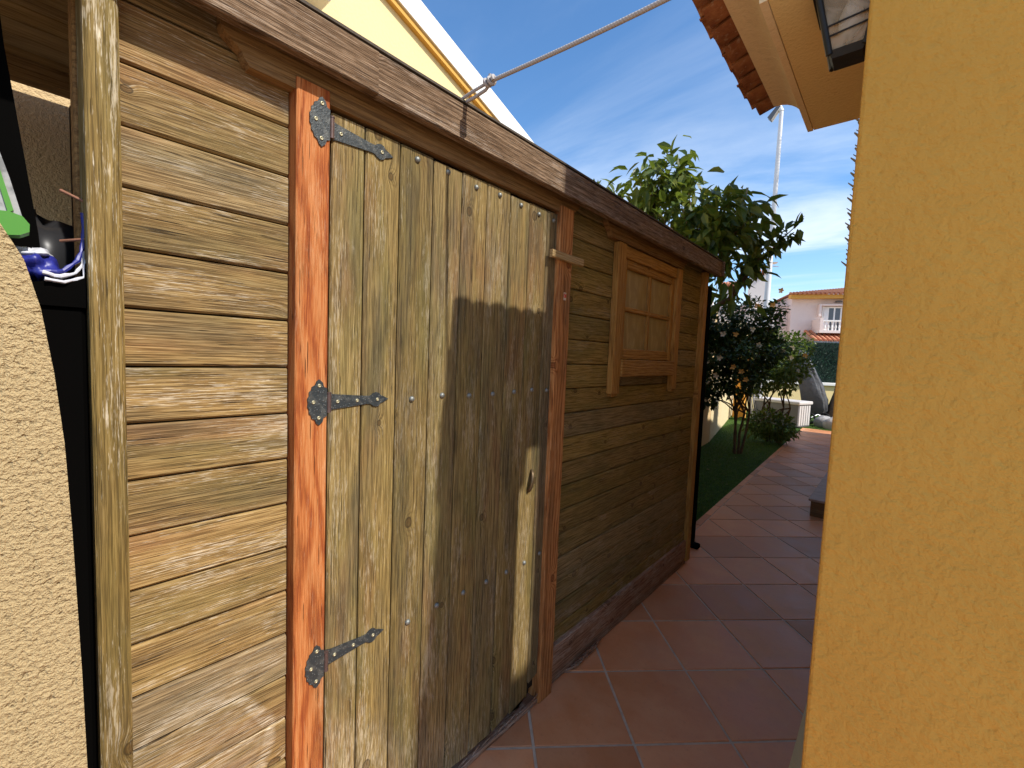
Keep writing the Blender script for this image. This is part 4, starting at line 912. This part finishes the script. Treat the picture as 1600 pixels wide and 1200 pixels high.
PA, PC = R(24), (-3.9, 30.0)                       # far house, front turned a little toward the sun
ph = thing('pink_house', 'pinkish two storey house with clay tile roof and white balcony', 'house', (-3.9,30,0))
def pb(x0,x1,y0,y1,z0,z1): return RB().box(x0+PC[0],x1+PC[0],y0+PC[1],y1+PC[1],z0,z1).turn(PC,PA)
pb(0,9,0,8,0,5.50).build('wall', M_PINK, ph)
pb(-4.2,-.005,.6,8,0,5.0).build('side_wing', M_PINK, ph)
pb(-.2,9.2,-.55,-.02,5.3,5.5).build('eave_moulding', M_OCHR, ph)
def roofm(x0,x1,y0,y1,z0,z1,hipl=True, pitch=.22):
    m = RB(); n = int((x1-x0)/pitch)
    dz = z1-z0
    for k in range(n):
        xx = x0+(k+.5)*pitch
        top = 1.0 if not hipl else min(1.0,(xx-x0)/(y1-y0)*1.0+.02)
        a = (xx+PC[0], y0+PC[1], z0+.02); b = (xx+PC[0], y0+(y1-y0)*top+PC[1], z0+dz*top+.02); m.tube([a,b],pitch*.34,6)
    return m
rf = RB(); x0,x1,y0,y1 = -.35,9.3,-.7,4; zz0,zz1 = 5.51,6.5
rf.add([(x0+PC[0],y0+PC[1],zz0),(x1+PC[0],y0+PC[1],zz0),(x1+PC[0],y1+PC[1],zz1),(x0+4.7+PC[0],y1+PC[1],zz1),(x0+PC[0],8.6+PC[1],zz0)],[(0,1,2,3),(0,3,4)]); rf = rf.turn(PC,PA).build('roof', M_RTILEF, ph)
roofm(x0,x1,y0,y1,zz0,zz1).turn(PC,PA).build('roof_tile_rows', M_RTILEF, ph, kind='stuff')
pr = RB(); pr.add([(0.7+PC[0],-1.9+PC[1],2.82),(9+PC[0],-1.9+PC[1],2.82),(9+PC[0],-.01+PC[1],3.45),(0.7+PC[0],-.01+PC[1],3.45)],[(0,1,2,3)]); pr.turn(PC,PA).build('porch_roof', M_RTILEF, ph)
roofm(0.7,9,-1.9,-.01,2.83,3.46,False).turn(PC,PA).build('porch_tile_rows', M_RTILEF, ph, kind='stuff')
pb(.65,9,-1.95,-1.8,2.6,2.81).build('gutter', M_LHEAD, ph); pb(.7,9,-1.78,-.02,2.3,2.59).build('porch_beam', M_PINK, ph)
pb(1.1,8.5,-1.30,-.02,3.3,3.44).build('balcony_slab', M_PINKW, ph); pb(1.10,1.24,-1.3,-.02,3.441,4.1).build('balcony_cheek', M_PINK, ph)
pb(1.25,8.5,-1.28,-1.12,3.92,4.0).build('balcony_rail', M_WHITE, ph)
bal = MB().lathe([(.045,0),(.045,.03),(.025,.06),(.05,.16),(.045,.22),(.022,.34),(.03,.41),(.045,.45),(.045,.475)],8)
bme = bal.mesh('baluster')
for k in range(14):
    p = rotz((PC[0]+1.36+k*.17, PC[1]-1.2), PC, PA); put('baluster', bme, M_WHITE, (p[0],p[1],3.442), ph)
pb(1.55,2.75,-.06,-.005,3.441,4.85).build('window_frame', M_WHITE, ph); pb(1.62,2.10,-.07,-.061,3.5,4.78).build('window_pane', M_GLASSD, ph); pb(2.18,2.68,-.07,-.061,3.5,4.78).build('window_pane', M_GLASSD, ph)
pb(1.62,1.86,-.08,-.0705,3.5,4.78).build('curtain', M_CURT, ph); pb(2.42,2.68,-.08,-.0705,3.5,4.78).build('curtain', M_CURT, ph)
pb(1.3,1.42,-.35,-.02,4.3,4.98).build('window_hood', M_PINK, ph); pb(1.43,6,-.35,-.02,4.9,4.98).build('window_hood', M_PINK, ph)
p = rotz((PC[0]+2.3, PC[1]-.08), PC, PA); MB().lathe([(.16,-.04),(.18,0),(.1,.05)],12,(p[0],p[1],5.15)).build('wall_lamp', M_LHEAD, ph)

TC, TAa = (-6.5, 27.0), R(14)
row = thing('terrace_house', 'off white terrace with stepped parapets and tile capped chimneys', 'house', (-6.5,27,0))
def tb_(x0,x1,y0,y1,z0,z1): return RB().box(x0+TC[0],x1+TC[0],y0+TC[1],y1+TC[1],z0,z1).turn(TC,TAa)
tb_(-6,2.4,.0,8,0,4.35).build('wall', M_PINKW, row)
for k in range(4):
    x = -2.4+k*1.15; RB().prism([(-.9,4.351),(2.8,4.351),(2.8,5.7),(2.4,5.7)], lambda a,b,t:(t+TC[0],a+TC[1],b), x, x+.3).turn(TC,TAa).build('parapet', M_PINKW, row)
for k,(x,y,z,hh) in enumerate(((-.1,1.2,4.36,5.75),(1.35,.9,4.36,6.35))):
    w = .33 if k == 0 else .42
    tb_(x-w,x+w,y-.3,y+.3,z,hh).build('chimney', M_PINKW, row)
    for j in range(4): tb_(x-w+.02+j*(2*w-.1)/3,x-w+.1+j*(2*w-.1)/3,y-.29,y+.29,hh+.001,hh+.25).build('chimney_pier', M_PINKW, row)
    m = RB()
    for j in range(6): m.tube([(x-w-.06+j*(2*w+.12)/5+TC[0],y-.42+TC[1],hh+.28),(x-w-.06+j*(2*w+.12)/5+TC[0],y+TC[1],hh+.45)],.085,6); m.tube([(x-w-.06+j*(2*w+.12)/5+TC[0],y+.42+TC[1],hh+.28),(x-w-.06+j*(2*w+.12)/5+TC[0],y+TC[1],hh+.45)],.085,6)
    m.turn(TC,TAa).build('chimney_cap', M_RTILEF, row, kind='stuff')
ant = thing('antenna_mast', 'thin grey antenna mast with small dish beside the tall chimney', 'antenna', (-4.5,27.5,4.3)); q1 = rotz((TC[0]+2.0,TC[1]+1.1),TC,TAa)
MB().tube([(q1[0],q1[1],4.3),(q1[0],q1[1],7.2)],.03,6).build('mast', M_CHR, ant); MB().lathe([(.02,0),(.16,.03),(.24,.1)],12,(q1[0]+.12,q1[1]-.1,7.1)).build('dish', M_WHITE, ant); MB().tube([(q1[0],q1[1],7.05),(q1[0]+.4,q1[1]-.05,6.95)],.022,6).build('arm', M_CHR, ant)
ant2 = thing('lattice_antenna', 'slender antenna mast at the lower chimney of the terrace', 'antenna', (-7,27.5,4.3)); q2 = rotz((TC[0]-.75,TC[1]+1.1),TC,TAa)
MB().tube([(q2[0],q2[1],4.3),(q2[0],q2[1],7.9)],.03,6).build('mast', M_CHR, ant2)
for z in (7.2,7.45,7.7): MB().tube([(q2[0]-.3,q2[1],z),(q2[0]+.3,q2[1],z)],.015,5).build('rod', M_CHR, ant2)
yh = MB().prism([(-9,24),(-4.9,24.6),(-5.1,26.2),(-9,26)], lambda a,b,t:(a,b,t), 0, 3.5).build('yellow_outbuilding', M_YEL); tag(yh, 'small yellow building between the bushes and the white terrace', 'building')
